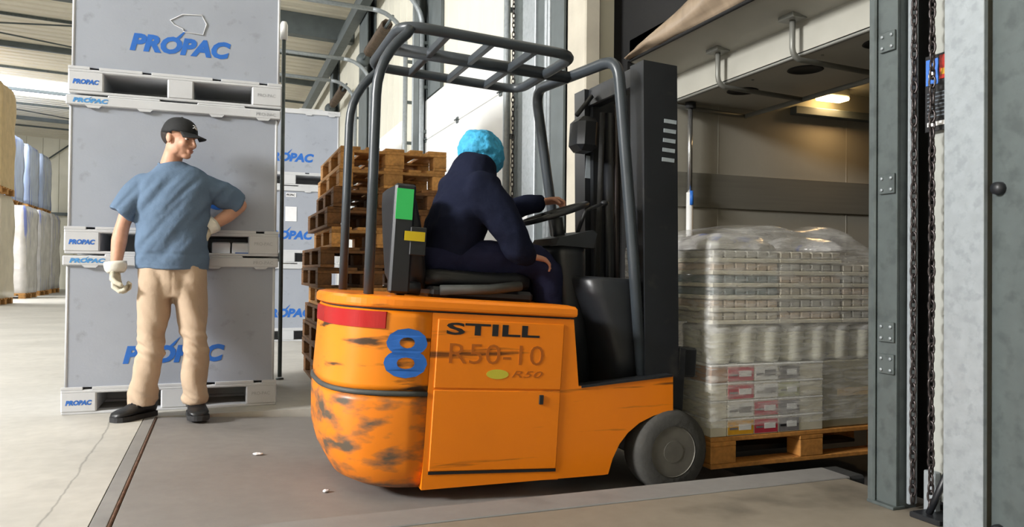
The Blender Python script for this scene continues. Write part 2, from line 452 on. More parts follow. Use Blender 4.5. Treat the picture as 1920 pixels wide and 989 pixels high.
# floor slab, with the pit of the dock leveller left open
m = MB()
for (x0, x1, y0, y1) in [(-26, -0.407, -6, 5.0), (-26, 2.52, 5.0, 36)]:
    m.box(x0, x1, max(y0, -7) if y0 > -6 else -7.0, y1, -0.45, 0)
structure(m.build('floor', 'concrete'))
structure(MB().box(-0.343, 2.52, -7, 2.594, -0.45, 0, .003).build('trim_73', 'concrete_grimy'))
structure(MB().box(-0.343, 2.55, 2.6, 2.77, -0.45, 0.003, 0.004).build('trim_1', 'concrete_kerb'))
structure(MB().box(-0.403, -0.347, -6, 5.0, -0.45, 0.001, 0.002).build('trim_2', 'concrete_kerb'))
structure(MB().box(-0.343, 2.5, 2.77, 5.0, -0.5, -0.44).build('trim_3', 'truck_floor'))

lev = thing('dock_leveler', 'worn steel dock leveller plate sloping down under the forklift', 'dock leveler', tuple(LM @ V((1.5, 3.88, 0))))
MB().box(0.012, 2.86, 2.785, 4.985, -0.02, 0, 0.002).build('plate', 'leveler_steel', lev, LM)
MB().box(2.865, 3.25, 2.95, 4.85, -0.03, -0.008, 0.002).build('lip', 'strip_grey', lev, LM)
MB().tube([(0.004, 2.79, -0.004), (0.004, 4.98, -0.004)], 0.007, 6).build('hinge', 'rust', lev, LM)
MB().box(0.02, 2.85, 4.9, 4.98, -0.2, -0.021).build('side_skirt', 'rust', lev, LM)
MB().box(0.02, 2.85, 2.79, 2.83, -0.2, -0.021).build('side_skirt', 'rust', lev, LM)
b = MB().box(2.54, 2.66, 2.62, 2.80, -0.25, -0.005, 0.012).build('dock_bumper', 'rubber')
tag(b, 'black rubber dock bumper block at the end of the concrete kerb', 'dock bumper')

# dock wall: backing, cladding boards, doorways
DOORS = [(6.5, 9.36), (10.7, 13.2), (14.9, 17.4), (19.1, 21.6)]
wall = MB()
wall.box(2.46, 2.6, 4.87, 36, -0.4, 6.0)
wall.box(2.46, 2.6, -6, 2.02, -0.4, 6.0)
wall.box(2.46, 2.6, 2.02, 4.87, 3.4, 6.0)
wall_right = structure(wall.build('wall_right', 'clad_beige'))
def cladding(y0, y1, z0, z1, pitch=0.42):
    n = max(1, round((y1-y0)/pitch)); p = (y1-y0)/n
    src = None
    for i in range(n):
        if src is None:
            mm = MB().box(2.42, 2.459, y0+.006, y0+p-.006, z0, z1, 0.012); src = mm.build('panel', 'clad_beige', wall_right)
        else: piece(src, wall_right, (0, i*p, 0))
last = 6.5
for i, (a, b_) in enumerate(DOORS):
    cladding(a, b_, 3.02, 5.7)
    nxt = DOORS[i+1][0] if i+1 < len(DOORS) else 24.0
    cladding(b_, nxt, 0.0, 5.7)
cladding(5.2, 6.5, 0.0, 5.7)
structure(MB().box(-26, 2.6, -7.2, -7.0, 0, 7).build('wall_front', 'clad_beige'))
# beige concrete door jamb beside the open bay, and the one hidden behind the near posts
structure(MB().box(2.34, 2.459, 4.80, 5.10, -0.4, 5.7, 0.01).build('trim_4', 'jamb_beige'))
# closed sectional doors
for i, (a, b_) in enumerate(DOORS[:3]):
    d = thing('door_%d' % (i+1), None, None, (2.38, (a+b_)/2, 0), kind='structure')
    src = None
    for k in range(6):
        if src is None: src = MB().box(2.36, 2.40, a, b_, 0.0, 0.494, 0.006).build('panel', 'door_white', d); base = src.location.copy()
        else: piece(src, d, (0, 0, 0.5*k))
    hs = None
    for k in range(1, 6):
        for yy in (a+0.06, (a+b_)/2, b_-0.06):
            if hs is None:
                mm = MB().box(2.345, 2.36, yy-.03, yy+.03, 0.5*k-.035, 0.5*k+.03, .004)
                mm.tube([(2.335, yy-.04, 0.5*k), (2.335, yy+.04, 0.5*k)], .009, 6)
                hs = mm.build('hinge', 'steel_dark', d); h0 = V((0, yy, .5*k))
            else: piece(hs, d, V((0, yy, .5*k))-h0)
# steel columns standing against the wall (H sections)
def h_column(n, x0, x1, y0, y1, z1, mt='steel_dark', z0=0.0):
    mm = MB(); t = 0.018; xc = (x0+x1)/2
    mm.box(x0, x0+t, y0, y1, z0, z1); mm.box(x1-t, x1, y0, y1, z0, z1); mm.box(x0+t, x1-t, (y0+y1)/2-.01, (y0+y1)/2+.01, z0, z1)
    return structure(mm.build('trim_%d' % n, mt))
h_column(5, 2.32, 2.41, 5.115, 5.345, 5.7)
h_column(6, 2.28, 2.41, 9.38, 9.66, 5.7)
h_column(7, 2.26, 2.41, 12.98, 13.75, 5.7)
h_column(8, 2.26, 2.41, 17.3, 17.7, 5.7)
structure(MB().box(2.37, 2.415, 8.72, 9.28, 3.02, 5.7, .004).build('trim_12', 'steel_dark'))
structure(MB().box(2.32, 2.37, 5.67, 5.94, 0, 5.7, 0.006).build('trim_9', 'galv'))
structure(MB().box(2.34, 2.41, 5.53, 5.665, 0, 5.7, 0.006).build('trim_10', 'steel_dark'))
structure(MB().box(2.34, 2.41, 5.99, 6.20, 0, 5.7, 0.006).build('trim_11', 'galv_dark'))

# door tracks: an upright rail that bends into a run reaching back under the roof
def door_track(y, label, zt=4.35, x=2.30, xe=-0.4, r=0.45):
    t = thing('door_track', label, 'door track', (x, y, 0), group='door tracks')
    mm = MB(); mm.tube([(x, y, 0.0), (x, y, zt-r)], 0.032, 8); mm.build('upright_rail', 'galv', t)
    pts = [(x-r+r*math.cos(a), y, zt-r+r*math.sin(a)) for a in [math.pi/2*k/8 for k in range(9)]]
    MB().tube(pts, 0.032, 8).build('bend', 'galv', t)
    MB().tube([(x-r, y, zt), (xe, y, zt+.06)], 0.032, 8).build('overhead_rail', 'galv', t)
    mm = MB()
    src = None
    for k in range(7):
        z = 0.4+.55*k
        if src is None: src = MB().box(x-.02, 2.46, y-.02, y+.02, z-.02, z+.02, .003).build('bracket', 'galv_dark', t)
        else: piece(src, t, (0, 0, .55*k))
    return t
door_track(6.26, 'galvanised track at the near edge of the white door behind the driver', 4.9)
door_track(9.30, 'galvanised track at the far edge of the white door behind the driver')
door_track(10.22, 'galvanised track at the near edge of the middle white door')
door_track(12.80, 'galvanised track at the far edge of the middle white door')
door_track(14.35, 'galvanised track at the near edge of the farthest white door')
# light conduits running up the wall
for (y, x, lab) in [(5.39, 2.33, 'thin grey conduit against the dark steel column beside the open bay'), (5.45, 2.33, 'pale conduit between the steel column and the white strip'),
               (9.78, 2.32, 'pale conduit between the two nearest white doors'), (9.86, 2.33, 'grey conduit next to the pale one between the two nearest white doors')]:
    tag(MB().tube([(x, y, 0.0), (x, y, 5.6)], 0.022, 8).build('conduit', 'galv'), lab, 'conduit', 'wall conduits')
# torsion springs above the doors
for i, (a, b_) in enumerate(DOORS[:3]):
    z = 4.42 if i else 5.1
    t = thing('torsion_spring', ['brown torsion spring shaft above the door behind the driver', 'brown torsion spring shaft above the middle white door', 'brown torsion spring shaft above the farthest white door'][i], 'spring', (2.2, (a+b_)/2, z), group='door springs')
    MB().tube([(2.2, a-.1, z), (2.2, b_+.1, z)], 0.02, 8).build('shaft', 'steel_dark', t)
    mm = MB(); pts = []
    L0, L1 = a+.3, b_-.7
    for k in range(240):
        th = k*0.9; pts.append((2.2+.075*math.cos(th), L0+(L1-L0)*k/239, z+.075*math.sin(th)))
    mm.tube(pts, 0.013, 5); mm.build('coil', 'spring_brown', t)
    MB().lathe([(0.0, 0), (.11, 0), (.11, .1), (0.0, .1)], (2.2, b_-.25, z), 'Y', 16).build('drum', 'steel_dark', t)
# hand chain beside the near door track
def chain(name, label, x, y, z0, z1, pitch, rl, rw, rt, mt, group=None):
    t = thing(name, label, 'chain', (x, y, z0), group=group)
    def link():
        mm = MB(); pts = []
        for k in range(12):
            a = 2*math.pi*k/12; pts.append((x+rw*math.cos(a), y, z0+rl*math.sin(a)*1.0))
        return mm.tube(pts, rt, 5, closed=True)
    A = link().build('link', mt, t)
    n = int((z1-z0)/pitch)
    for k in range(1, n):
        c = piece(A, t, (0, 0, k*pitch)); c.rotation_euler = (0, 0, math.pi/2*(k % 2)+.35*math.sin(k*1.7))
    A.rotation_euler = (0, 0, .2)
    return t
chain('hand_chain', 'thin hand chain hanging beside the door behind the driver', 2.315, 6.14, 0.9, 4.4, 0.040, .027, .012, .0042, 'chain_steel')
p = MB().box(2.306, 2.318, 5.78, 5.92, 1.28, 1.47, 0.001).build('paper_notice', 'paper')
tag(p, 'small white notice sheet fixed to the pale strip by the open bay', 'notice')

# roof: trapezoid sheeting, rafters, purlins, skylight strips
def roof_z(x): return 5.78+0.04*(2.6-x)
m = MB(); prof = []; y = -7.0
while y < 36:
    prof += [(y, 0), (y+.20, 0), (y+.23, .045), (y+.30, .045)]; y += .33
xa, xb = -26.0, 2.6
vs = [(xa, q[0], roof_z(xa)+q[1]) for q in prof]+[(xb, q[0], roof_z(xb)+q[1]) for q in prof]
n = len(prof)
m.add(vs, [(i, i+1, n+i+1, n+i) for i in range(n-1)])
structure(m.build('ceiling', 'roof_beige'))
def xbeam(num, y, dz0, dz1, w, mt='steel_dark'):
    mm = MB(); vs = []
    for x in (-25.9, 2.40):
        z = roof_z(x)
        vs += [(x, y-w/2, z-dz1), (x, y+w/2, z-dz1), (x, y+w/2, z-dz0), (x, y-w/2, z-dz0)]
    mm.add(vs, [(0, 1, 2, 3), (7, 6, 5, 4), (0, 4, 5, 1), (1, 5, 6, 2), (2, 6, 7, 3), (3, 7, 4, 0)])
    return structure(mm.build('trim_%d' % num, mt))
k = 20
for y in (5.0, 10.2, 15.4, 20.6, 25.8, 31.0):
    xbeam(k, y, 0.005, 0.42 if y < 17 else .13, 0.22 if y < 17 else .10); k += 1
for y in (8.4, 12.0, 13.7, 18.2, 23.2, 28.4, 33.0):
    xbeam(k, y, 0.005, 0.06, 0.05, 'galv_dark'); k += 1
structure(MB().box(2.08, 2.24, 5.0, 35.5, 5.22, 5.44).build('trim_%d' % k, 'steel_dark')); k += 1
for i, (x0, x1, y0, y1) in enumerate([(-9.0, -3.2, 24.6, 26.9), (-13.0, -9.0, 0.0, 2.8)]):  # far panel, then an unseen one added above the key light
    mm = MB(); vs = [(x, y_, roof_z(x)-.03-d) for d in (0, .02) for (x, y_) in ((x0, y0), (x1, y0), (x1, y1), (x0, y1))]
    mm.add(vs, [(0, 1, 2, 3), (7, 6, 5, 4), (0, 4, 5, 1), (1, 5, 6, 2), (2, 6, 7, 3), (3, 7, 4, 0)])
    structure(mm.build('window_%d' % (i+1), 'skylight'))
for (a, b_, lab) in [((-9.5, 17.5, 6.1), (-1.5, 20.4, 5.8), 'thin bracing rod under the roof sloping away from the crates'), ((-9.5, 20.4, 6.1), (-1.5, 17.5, 5.8), 'thin bracing rod under the roof crossing the other rod'),
                     ((-10.5, 25.9, 6.1), (-3.0, 30.8, 5.85), 'farther bracing rod under the roof near the back wall')]:
    tag(MB().tube([a, b_], 0.018, 6).build('bracing_rod', 'steel_dark'), lab, 'bracing rod', 'roof bracing rods')
# back wall and its framing
wb = structure(MB().box(-26, 2.6, 36.0, 36.2, 0, 7.0).build('wall_back', 'clad_beige'))
src = None
for i in range(16):
    if src is None: src = MB().box(-12.0, -11.43, 35.95, 35.99, 0, 6.6, .01).build('panel', 'clad_beige', wb)
    else: piece(src, wb, (.58*i, 0, 0))
structure(MB().box(-26, 2.4, 35.7, 35.85, 3.0, 3.12).build('trim_%d' % k, 'steel_dark')); k += 1
for (x, s) in ((-7.6, 1),):
    structure(MB().tube([(x-1.6, 35.75, 3.1), (x+1.8, 35.75, 5.9)], .03, 6).build('trim_%d' % k, 'steel_dark')); k += 1

# ------------------------------------------------------------------ posts, chain and column at the right of the bay
pst = thing('door_post', 'tall galvanised door track post at the right edge of the open bay', 'post', (2.42, 2.235, 0))
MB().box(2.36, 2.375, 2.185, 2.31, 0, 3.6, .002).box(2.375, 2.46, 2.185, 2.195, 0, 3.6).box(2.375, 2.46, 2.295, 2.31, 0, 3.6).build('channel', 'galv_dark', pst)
MB().box(2.345, 2.36, 2.275, 2.31, 0.0, 3.6, .006).build('edge_rail', 'galv_dark', pst)
for z in (0.5, 0.62, 1.72, 1.18):
    src = MB().box(2.35, 2.36, 2.19, 2.26, z, z+.075, .002)
    o = src.build('splice_plate', 'galv_dark', pst)
    mm = MB()
    for (dy, dz) in ((.012, .015), (.055, .015), (.012, .058), (.055, .058)):
        mm.lathe([(0, 0), (.006, 0), (.006, -.006), (0, -.006)], (2.35, 2.19+dy, z+dz), 'X', 8)
    mm.build('rivets', 'galv', o)
MB().box(2.34, 2.40, 2.18, 2.305, 0, 0.012, .002).build('foot_plate', 'galv_dark', pst)
strip = MB().box(2.40, 2.44, 2.160, 2.178, 0.02, 3.6, .004).build('guide_rail', 'galv')
tag(strip, 'narrow bright guide rail beside the galvanised door post', 'rail')
structure(MB().box(2.52, 2.56, 2.00, 2.26, 0.02, 3.4).build('trim_70', 'shelter_black'))
structure(MB().box(2.455, 2.50, 2.02, 2.112, 0.05, 3.4, .003).build('trim_71', 'white_wall'))
col = thing('steel_column', 'wide galvanised steel column at the right edge of the picture', 'column', (2.4, 1.85, 0))
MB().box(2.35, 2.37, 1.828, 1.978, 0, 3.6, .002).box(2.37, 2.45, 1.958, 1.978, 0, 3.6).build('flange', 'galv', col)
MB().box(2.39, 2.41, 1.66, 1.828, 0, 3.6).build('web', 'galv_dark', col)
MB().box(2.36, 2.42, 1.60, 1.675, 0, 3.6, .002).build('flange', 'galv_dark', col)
for z in (0.04, 1.16):
    MB().lathe([(0, -.02), (.02, -.018), (.022, 0), (.022, .01), (0, .01)], (2.385, 1.80, z), 'X', 12).build('bolt', 'black_steel', col)
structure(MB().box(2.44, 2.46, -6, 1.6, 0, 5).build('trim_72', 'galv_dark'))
chain('hoist_chain', 'steel hoist chain hanging close to the galvanised door post', 2.395, 2.142, 0.05, 3.2, 0.031, .0215, .0105, .0042, 'chain_steel', 'door hoist chains')
chain('hoist_chain', 'steel hoist chain hanging in front of the safety sign', 2.385, 2.056, 0.05, 3.2, 0.031, .0215, .0105, .0042, 'chain_steel', 'door hoist chains')
sg = thing('safety_sign', 'small dark safety sign with blue and red pictures behind the chain', 'sign', (2.43, 2.075, 1.40))
def sign_box(y0, y1, z0, z1, x0, x1, nm, mt, par): return MB().box(x0, x1, y0, y1, z0, z1, .0008).build(nm, mt, par)
sign_box(2.02, 2.125, 1.40, 1.68, 2.43, 2.436, 'board', 'black_print', sg)
mat('sign_blue', srgb(70, 120, 205), 0.4, var=0.25, scale=30)
mat('sign_red', srgb(176, 40, 26), 0.4, var=0.4, scale=30)
mat('sign_text', srgb(96, 104, 112), 0.5)
sign_box(2.068, 2.12, 1.57, 1.665, 2.427, 2.4295, 'blue_picture', 'sign_blue', sg)
sign_box(2.024, 2.063, 1.585, 1.672, 2.427, 2.4295, 'red_picture', 'sign_red', sg)
MB().lathe([(0, 0), (.014, 0), (.014, -.001), (0, -.001)], (2.427, 2.095, 1.605), 'X', 16).build('white_figure', 'label_white', sg)
MB().box(2.4262, 2.4272, 2.030, 2.056, 1.60, 1.622).build('flame', 'label_amber', sg)
for i in range(7): sign_box(2.03+.004*(i % 3), 2.115, 1.452+.014*i, 1.457+.014*i, 2.4282, 2.4295, 'text_line', 'sign_text', sg)
sign_box(2.03, 2.115, 1.418, 1.434, 2.428, 2.4295, 'white_line', 'label_white', sg)
bk = thing('chain_keeper', 'small dark iron bracket holding the chain at the foot of the column', 'bracket', (2.42, 2.02, 0))
MB().box(2.34, 2.46, 1.985, 2.11, 0.0, 0.02, .004).build('foot', 'black_steel', bk)
MB().tube([(2.38, 2.06, .02), (2.39, 2.03, .10), (2.41, 2.0, .2)], .012, 6).build('arm', 'black_steel', bk)
MB().box(2.42, 2.45, 2.07, 2.12, 0.0, 0.16, .004).build('upright', 'galv', bk)

# ------------------------------------------------------------------ dock shelter and truck
sh = thing('dock_shelter', 'black dock shelter curtains closing the gap around the truck', 'dock shelter', (2.7, 3.6, 0))
MB().box(2.66, 2.70, 1.9, 5.5, 2.36, 3.6).build('top_curtain', 'shelter_black', sh)
MB().box(2.66, 2.70, 4.78, 5.5, -0.4, 2.36).build('side_curtain', 'shelter_black', sh)
MB().box(2.66, 2.70, 1.6, 2.26, -0.4, 2.36).build('side_curtain', 'shelter_black', sh)
MB().box(2.60, 2.72, 4.87, 4.9, -.4, 3.4).box(2.46, 2.66, 4.872, 4.9, -.4, 3.4).box(2.46, 2.7, 2.0, 4.9, 3.4, 3.44).build('frame', 'shelter_black', sh)
# crumpled brown flap lying over the truck's rear edge
mm = MB(); nx, ny = 10, 40; vs = []; fs = []
for j in range(ny+1):
    yy = 2.1+2.6*j/ny
    wdt = 0.36*(1-(j/ny)**2.2)+.02
    for i in range(nx+1):
        u = i/nx
        q = noise.noise(V((yy*5, u*4, 1.3)))*.05+noise.noise(V((yy*13, u*3, 4)))*.015
        vs.append((2.645-.06*math.sin(u*math.pi)+q*.6, yy, 2.345+u*wdt+q*.3))
for j in range(ny):
    for i in range(nx): fs.append((j*(nx+1)+i, j*(nx+1)+i+1, (j+1)*(nx+1)+i+1, (j+1)*(nx+1)+i))
mm.add(vs, fs, True); fl = mm.build('rolled_flap', 'tarp_brown', sh)
so = fl.modifiers.new('solid', 'SOLIDIFY'); so.thickness = .012
MB().tube([(2.64, 2.1, 2.34), (2.64, 4.7, 2.345)], .012, 8).build('hem', 'shelter_black', sh)

tk = thing('truck_trailer', 'pale insulated truck trailer backed up to the open bay', 'truck', (6.0, 3.55, -0.2))
TY0, TY1 = 2.25, 4.75
MB().box(2.72, 10.0, TY0-.07, TY1+.07, -0.30, -0.19).build('load_floor', 'truck_floor', tk)
MB().box(2.72, 10.0, TY1, TY1+.07, -0.19, 2.5).build('side_wall', 'truck_white', tk)
MB().box(2.72, 10.0, TY0-.07, TY0, -0.19, 2.5).build('side_wall', 'truck_white', tk)
MB().box(9.93, 10.0, TY0, TY1, -0.19, 2.5).build('front_wall', 'truck_white', tk)
MB().box(3.75, 9.93, TY0, TY1, 2.30, 2.5).build('roof', 'truck_ceiling', tk)
hd = MB(); hd.prism([(2.66, 2.352), (3.0, 2.275), (3.0, 2.5), (2.66, 2.5)], 'Y', TY0-.05, TY1); hd.build('header', 'truck_ceiling', tk)
for i in range(4):
    MB().box(3.4+1.2*i, 3.403+1.2*i, TY1-.002, TY1, -.19, 2.1).build('wall_seam', 'truck_ceiling', tk)
MB().box(2.73, 9.9, TY1-.014, TY1, 1.352, 1.602, .002).build('rubbing_band', 'truck_band', tk)
dct = MB().box(3.0, 3.75, TY0, TY1-.002, 2.098, 2.30, .004).build('air_duct', 'truck_ceiling', tk)
MB().box(3.0, 3.03, TY0, TY1-.002, 2.088, 2.112, .004).build('duct_edge', 'pipe_grey', dct)
for y in (2.52, 3.1, 3.68, 4.27):
    MB().lathe([(0, .004), (.098, .004), (.104, -.004), (.094, -.006), (.088, .0), (0, .001)], (3.25, y, 2.097), 'Z', 28).build('vent', 'vent_dark', dct)
src = None
for (x, y) in ((3.12, 2.8), (3.12, 3.4), (3.12, 4.0), (3.5, 2.9), (3.5, 3.6), (3.5, 4.3)):
    MB().lathe([(0, -.006), (.008, -.004), (.009, 0)], (x, y, 2.097), 'Z', 8).build('screw', 'pipe_grey', dct)
# hanging rail of bent pipes
for y in (2.75, 3.42, 4.10, 4.70):
    pts = [(2.93, y, 2.29), (2.93, y, 2.12)]+[(2.93+.06*(1-math.cos(a)), y, 2.12-.06*math.sin(a)) for a in (R(25), R(50), R(75), R(90))]+[(3.60, y, 2.035)]
    o = MB().tube(pts, .016, 8).build('rail_pipe', 'pipe_grey', tk)
    MB().box(2.88, 2.98, y-.06, y+.06, 2.272, 2.30, .003).build('bracket', 'pipe_grey', o)
MB().tube([(3.60, 2.3, 2.035), (3.60, 4.70, 2.035)], .017, 8).build('cross_rail', 'pipe_grey', tk)
MB().box(4.05, 9.9, TY1-.07, TY1, 2.09, 2.15, .004).build('wall_rail', 'steel_dark', tk)
lp = MB().box(4.22, 4.50, 4.60, 4.72, 2.235, 2.298, .01).build('ceiling_lamp', 'pipe_grey', tk)
MB().box(4.24, 4.48, 4.585, 4.70, 2.205, 2.236, .01).build('lamp_glass', 'lamp_glow', lp)
pl = bpy.data.lights.new('truck_lamp_light', 'AREA'); pl.energy = 4; pl.size = .2; pl.color = (1.0, .62, .28)
plo = bpy.data.objects.new('truck_lamp_light', pl); plo.location = (4.36, 4.62, 2.19); plo.rotation_euler = (R(-20), 0, 0); COL.objects.link(plo)
lb = thing('load_bar', 'white telescopic load securing bar upright against the truck wall', 'load bar', (3.12, 4.69, -.19))
MB().tube([(3.12, 4.69, -.185), (3.12, 4.69, 1.45)], .024, 10).build('outer_tube', 'label_white', lb)
MB().tube([(3.12, 4.69, 1.45), (3.12, 4.69, 2.05)], .018, 10).build('inner_tube', 'chrome', lb)
MB().lathe([(0, 0), (.04, 0), (.04, .04), (0, .04)], (3.12, 4.69, 2.05), 'Z', 12).build('end_pad', 'rubber', lb)
MB().tube([(3.12, 4.665, 1.36), (3.12, 4.665, 1.46)], .014, 8).build('ratchet', 'logo_blue', lb)

# ------------------------------------------------------------------ grey folding crates
CW, CD = 1.22, 1.0        # width, depth; origin at the bottom centre of the front-to-back middle
def make_crate():
    t = thing('bulk_crate', 'x', 'crate', (0, 0, 0))
    x0, x1, y0, y1 = -CW/2, CW/2, -CD/2, CD/2
    # pallet base with two fork openings running right through, front to back
    bs = MB(); z0, z1 = 0.012, 0.158
    o1, o2, o3, o4 = x0+.19, x0+.54, x0+.69, x1-.185
    def foot(a, b): bs.box(a, b, y0, y1, z0, .134, .008)
    foot(x0, o1); foot(o2, o3); foot(o4, x1)
    bs.box(x0, x1, y0, y1, .125, z1-.012, .006)
    bs.box(o1-.01, o2+.01, -.02, .02, z0, .13).box(o3-.01, o4+.01, -.02, .02, z0, .13)  # invented cross walls stop light coming through, keeping the fork openings dark
    n0 = x0
    for k, (a, b) in enumerate([(x0, x0+.115), (x0+.165, x0+.40), (x0+.45, x0+.80), (x0+.85, x1-.14), (x1-.09, x1)]):
        bs.box(a, b, y0+.001, y0+.02, z1-.014, z1+.004, .002)
    base = bs.build('pallet_base', 'crate_rim', t)
    MB().box(x0+.004, x1-.004, y0+.004, y0+.12, 0, .016, .003).box(x0+.004, x1-.004, y1-.12, y1-.004, 0, .016, .003).box(x0+.004, x1-.004, -.06, .06, 0, .016, .003).build('runner', 'crate_rim', base)
    mm = MB(); text_front(mm, 'PROPAC', x0+.025, x0+.165, .055, .085, y0-.0005, .22, .055); mm.build('small_logo', 'logo_blue', base)
    mm = MB(); text_front(mm, 'PRO-PAC', x1-.15, x1-.04, .07, .09, y0-.0005, 0, 0); mm.build('embossed_mark', 'emboss_grey', base)
    # sleeve: four walls
    sl = MB(); sx0, sx1, sy0, sy1 = x0+.018, x1-.018, y0+.018, y1-.018; t_ = .012; za, zb = .158, .892
    sl.box(sx0, sx1, sy0, sy0+t_, za, zb, .003).box(sx0, sx1, sy1-t_, sy1, za, zb, .003)
    sl.box(sx0, sx0+t_, sy0+t_, sy1-t_, za, zb).box(sx1-t_, sx1, sy0+t_, sy1-t_, za, zb)
    slo = sl.build('sleeve', 'crate_grey', t)
    MB().tube([(sx0+.006, sy0+.004, za), (sx0+.006, sy0+.004, zb)], .009, 8).build('corner_fold', 'crate_rim', slo)
    MB().tube([(sx1-.006, sy0+.004, za), (sx1-.006, sy0+.004, zb)], .009, 8).build('corner_fold', 'crate_rim', slo)
    mm = MB(); logo(mm, x0+.325, x0+.905, .29, .40, sy0-.001); mm.build('logo', 'logo_blue', slo)
    # lid with hanging tabs
    ld = MB(); ld.box(x0-.002, x1+.002, y0-.002, y1+.002, .886, .945, .006)
    ld.box(o1+.03, o2-.03, y0+.001, y1-.001, .94, .957, .006).box(o3+.03, o4-.03, y0+.001, y1-.001, .94, .957, .006)
    for a in (x0+.10, x0+.38, x0+.79, x1-.15):
        ld.prism([(a, .89), (a+.015, .874), (a+.075, .874), (a+.09, .89)], 'Y', y0-.002, y0+.012)
    ldo = ld.build('lid', 'crate_rim', t)
    mm = MB(); logo(mm, x0+.035, x0+.225, .902, .93, y0-.0025); mm.build('lid_logo', 'logo_pale', ldo)
    mm = MB(); text_front(mm, 'PRO-PAC', x1-.15, x1-.03, .905, .925, y0-.0025, 0, 0); mm.build('embossed_mark', 'emboss_grey', ldo)
    return t
crate0 = make_crate()
CR_LABELS = []
spots = []
for k in range(3):
    spots.append((-0.262, 5.2+CD/2, .957*k, ['grey plastic bulk crate on the floor directly behind the standing worker\'s legs', 'grey plastic bulk crate second in the near stack, behind the worker\'s shoulders', 'grey plastic bulk crate at the top of the near stack, above the worker\'s cap'][k], 'crates in the near stack', (0, .004, .012)[k]))
for k in range(3):
    spots.append((0.775, 9.8+CD/2, .957*k, ['grey bulk crate on the floor of the farther stack beside the pallets', 'grey bulk crate with paper sheets, middle of the farther stack beside the pallets', 'grey bulk crate at the top of the farther stack beside the pallets'][k], 'crates in the farther stack', 0))
crates = []
for i, (x, y, z, lab, grp, dx) in enumerate(spots):
    c = crate0 if i == 0 else copy_tree(crate0)
    put(c, x+dx, y, z); c['label'] = lab; c['group'] = grp; crates.append(c)
# peeling tape on the top crate, paper sheets on the far middle crate
mm = MB(); yy = 5.2+.0165; zb = .957*2
pth = [(-.31, zb+.50), (-.24, zb+.545), (-.13, zb+.555), (-.10, zb+.50), (-.12, zb+.43), (-.20, zb+.435), (-.235, zb+.44), (-.235, zb+.455), (-.285, zb+.475)]
mm.tube([(a, yy, b) for a, b in pth], .004, 5, closed=True); mm.build('tape_remains', 'crate_rim', crates[2])
for (x0, x1, z0, z1) in ((.735, .87, 1.47, 1.65), (.74, .86, 1.77, 1.82)):
    o = MB().box(x0, x1, 9.8+.012, 9.8+.0165, z0, z1).build('paper_sheet', 'paper', crates[4])
mm = MB(); text_front(mm, 'PROPAC', .745, .85, 1.78, 1.81, 9.8115, .2, .03); mm.build('sheet_print', 'black_print', crates[4])
for (x0, x1, lab) in ((-.052, .058, 'small white carton tucked in the fork opening, nearer the worker\'s hand'), (.068, .185, 'small white carton with blue print tucked in the fork opening beside another')):
    t = thing('small_white_box', lab, 'carton', ((x0+x1)/2, 5.36, .958), group='boxes in the fork opening')
    MB().box(x0, x1, 5.27, 5.45, .958, 1.040, .003).build('body', 'paper', t)
    MB().box(x0+.004, x1-.004, 5.29, 5.44, 1.040, 1.046, .002).build('flap', 'crate_rim', t)
    if x0 > 0: MB().box(x0+.02, x1-.012, 5.2685, 5.27, .962, .980).build('print', 'logo_blue', t)
pole = thing('thin_pole', 'slim grey pole with a white rounded cap beside the near crate stack', 'pole', (.452, 6.4, 0))
MB().tube([(.452, 6.4, .02), (.452, 6.4, 2.80)], .016, 10).build('shaft', 'galv_dark', pole)
MB().lathe([(0, .06), (.02, .055), (.03, .03), (.03, -.08), (.02, -.09)], (.452, 6.4, 2.80), 'Z', 14).build('cap', 'label_white', pole)
MB().lathe([(0, .012), (.03, .012), (.032, 0), (0, 0)], (.452, 6.4, 0), 'Z', 20).build('foot', 'galv_dark', pole)

# ------------------------------------------------------------------ wooden pallets (long side along Y)
def make_pallet(mt, H=.1485):
    t = thing('wooden_pallet', 'x', 'pallet', (0, 0, 0))
    tb, cb, bb = .022, .022, .022; bh = H-tb-cb-bb
    z = 0
    A = MB().box(-.05, .05, -.6, .6, 0, bb, .003).build('bottom_board', mt, t)
    A.location = (-.35, 0, 0); piece(A, t, (.35, 0, 0))
    W = MB().box(-.0725, .0725, -.6, .6, 0, bb, .003).build('bottom_board', mt, t)
    B = None
    for i, x in enumerate((-.35, 0, .35)):
        for y in (-.5275, 0, .5275):
            w = .0725 if i == 1 else .05
            if i == 1:
                if y < -.1: B2 = MB().box(-.0725, .0725, -.0725, .0725, bb, bb+bh, .004).build('block', mt, t); B2.location = (x, y, 0)
                else: piece(B2, t, (x, y, 0))
            elif B is None:
                B = MB().box(-.05, .05, -.0725, .0725, bb, bb+bh, .004).build('block', mt, t); B.location = (x, y, 0)
            else: piece(B, t, (x, y, 0))
    Cb = None
    for y in (-.5275, 0, .5275):
        if Cb is None: Cb = MB().box(-.4, .4, -.0725, .0725, bb+bh, bb+bh+cb, .003).build('cross_board', mt, t); Cb.location = (0, y, 0)
        else: piece(Cb, t, (0, y, 0))
    D = None; E_ = None
    for x in (-.3275, 0, .3275):
        if D is None: D = MB().box(-.0725, .0725, -.6, .6, H-tb, H, .003).build('top_board', mt, t); D.location = (x, 0, 0)
        else: piece(D, t, (x, 0, 0))
    for x in (-.165, .165):
        if E_ is None: E_ = MB().box(-.05, .05, -.6, .6, H-tb, H, .003).build('top_board', mt, t); E_.location = (x, 0, 0)
        else: piece(E_, t, (x, 0, 0))
    return t
pal_a = make_pallet('wood'); pal_b = make_pallet('wood_dark')
ORD = ['topmost', 'second from the top', 'third from the top', 'fourth from the top', 'fifth from the top', 'sixth from the top', 'sixth from the floor', 'fifth from the floor', 'fourth from the floor', 'third from the floor', 'second from the floor', 'lowest']
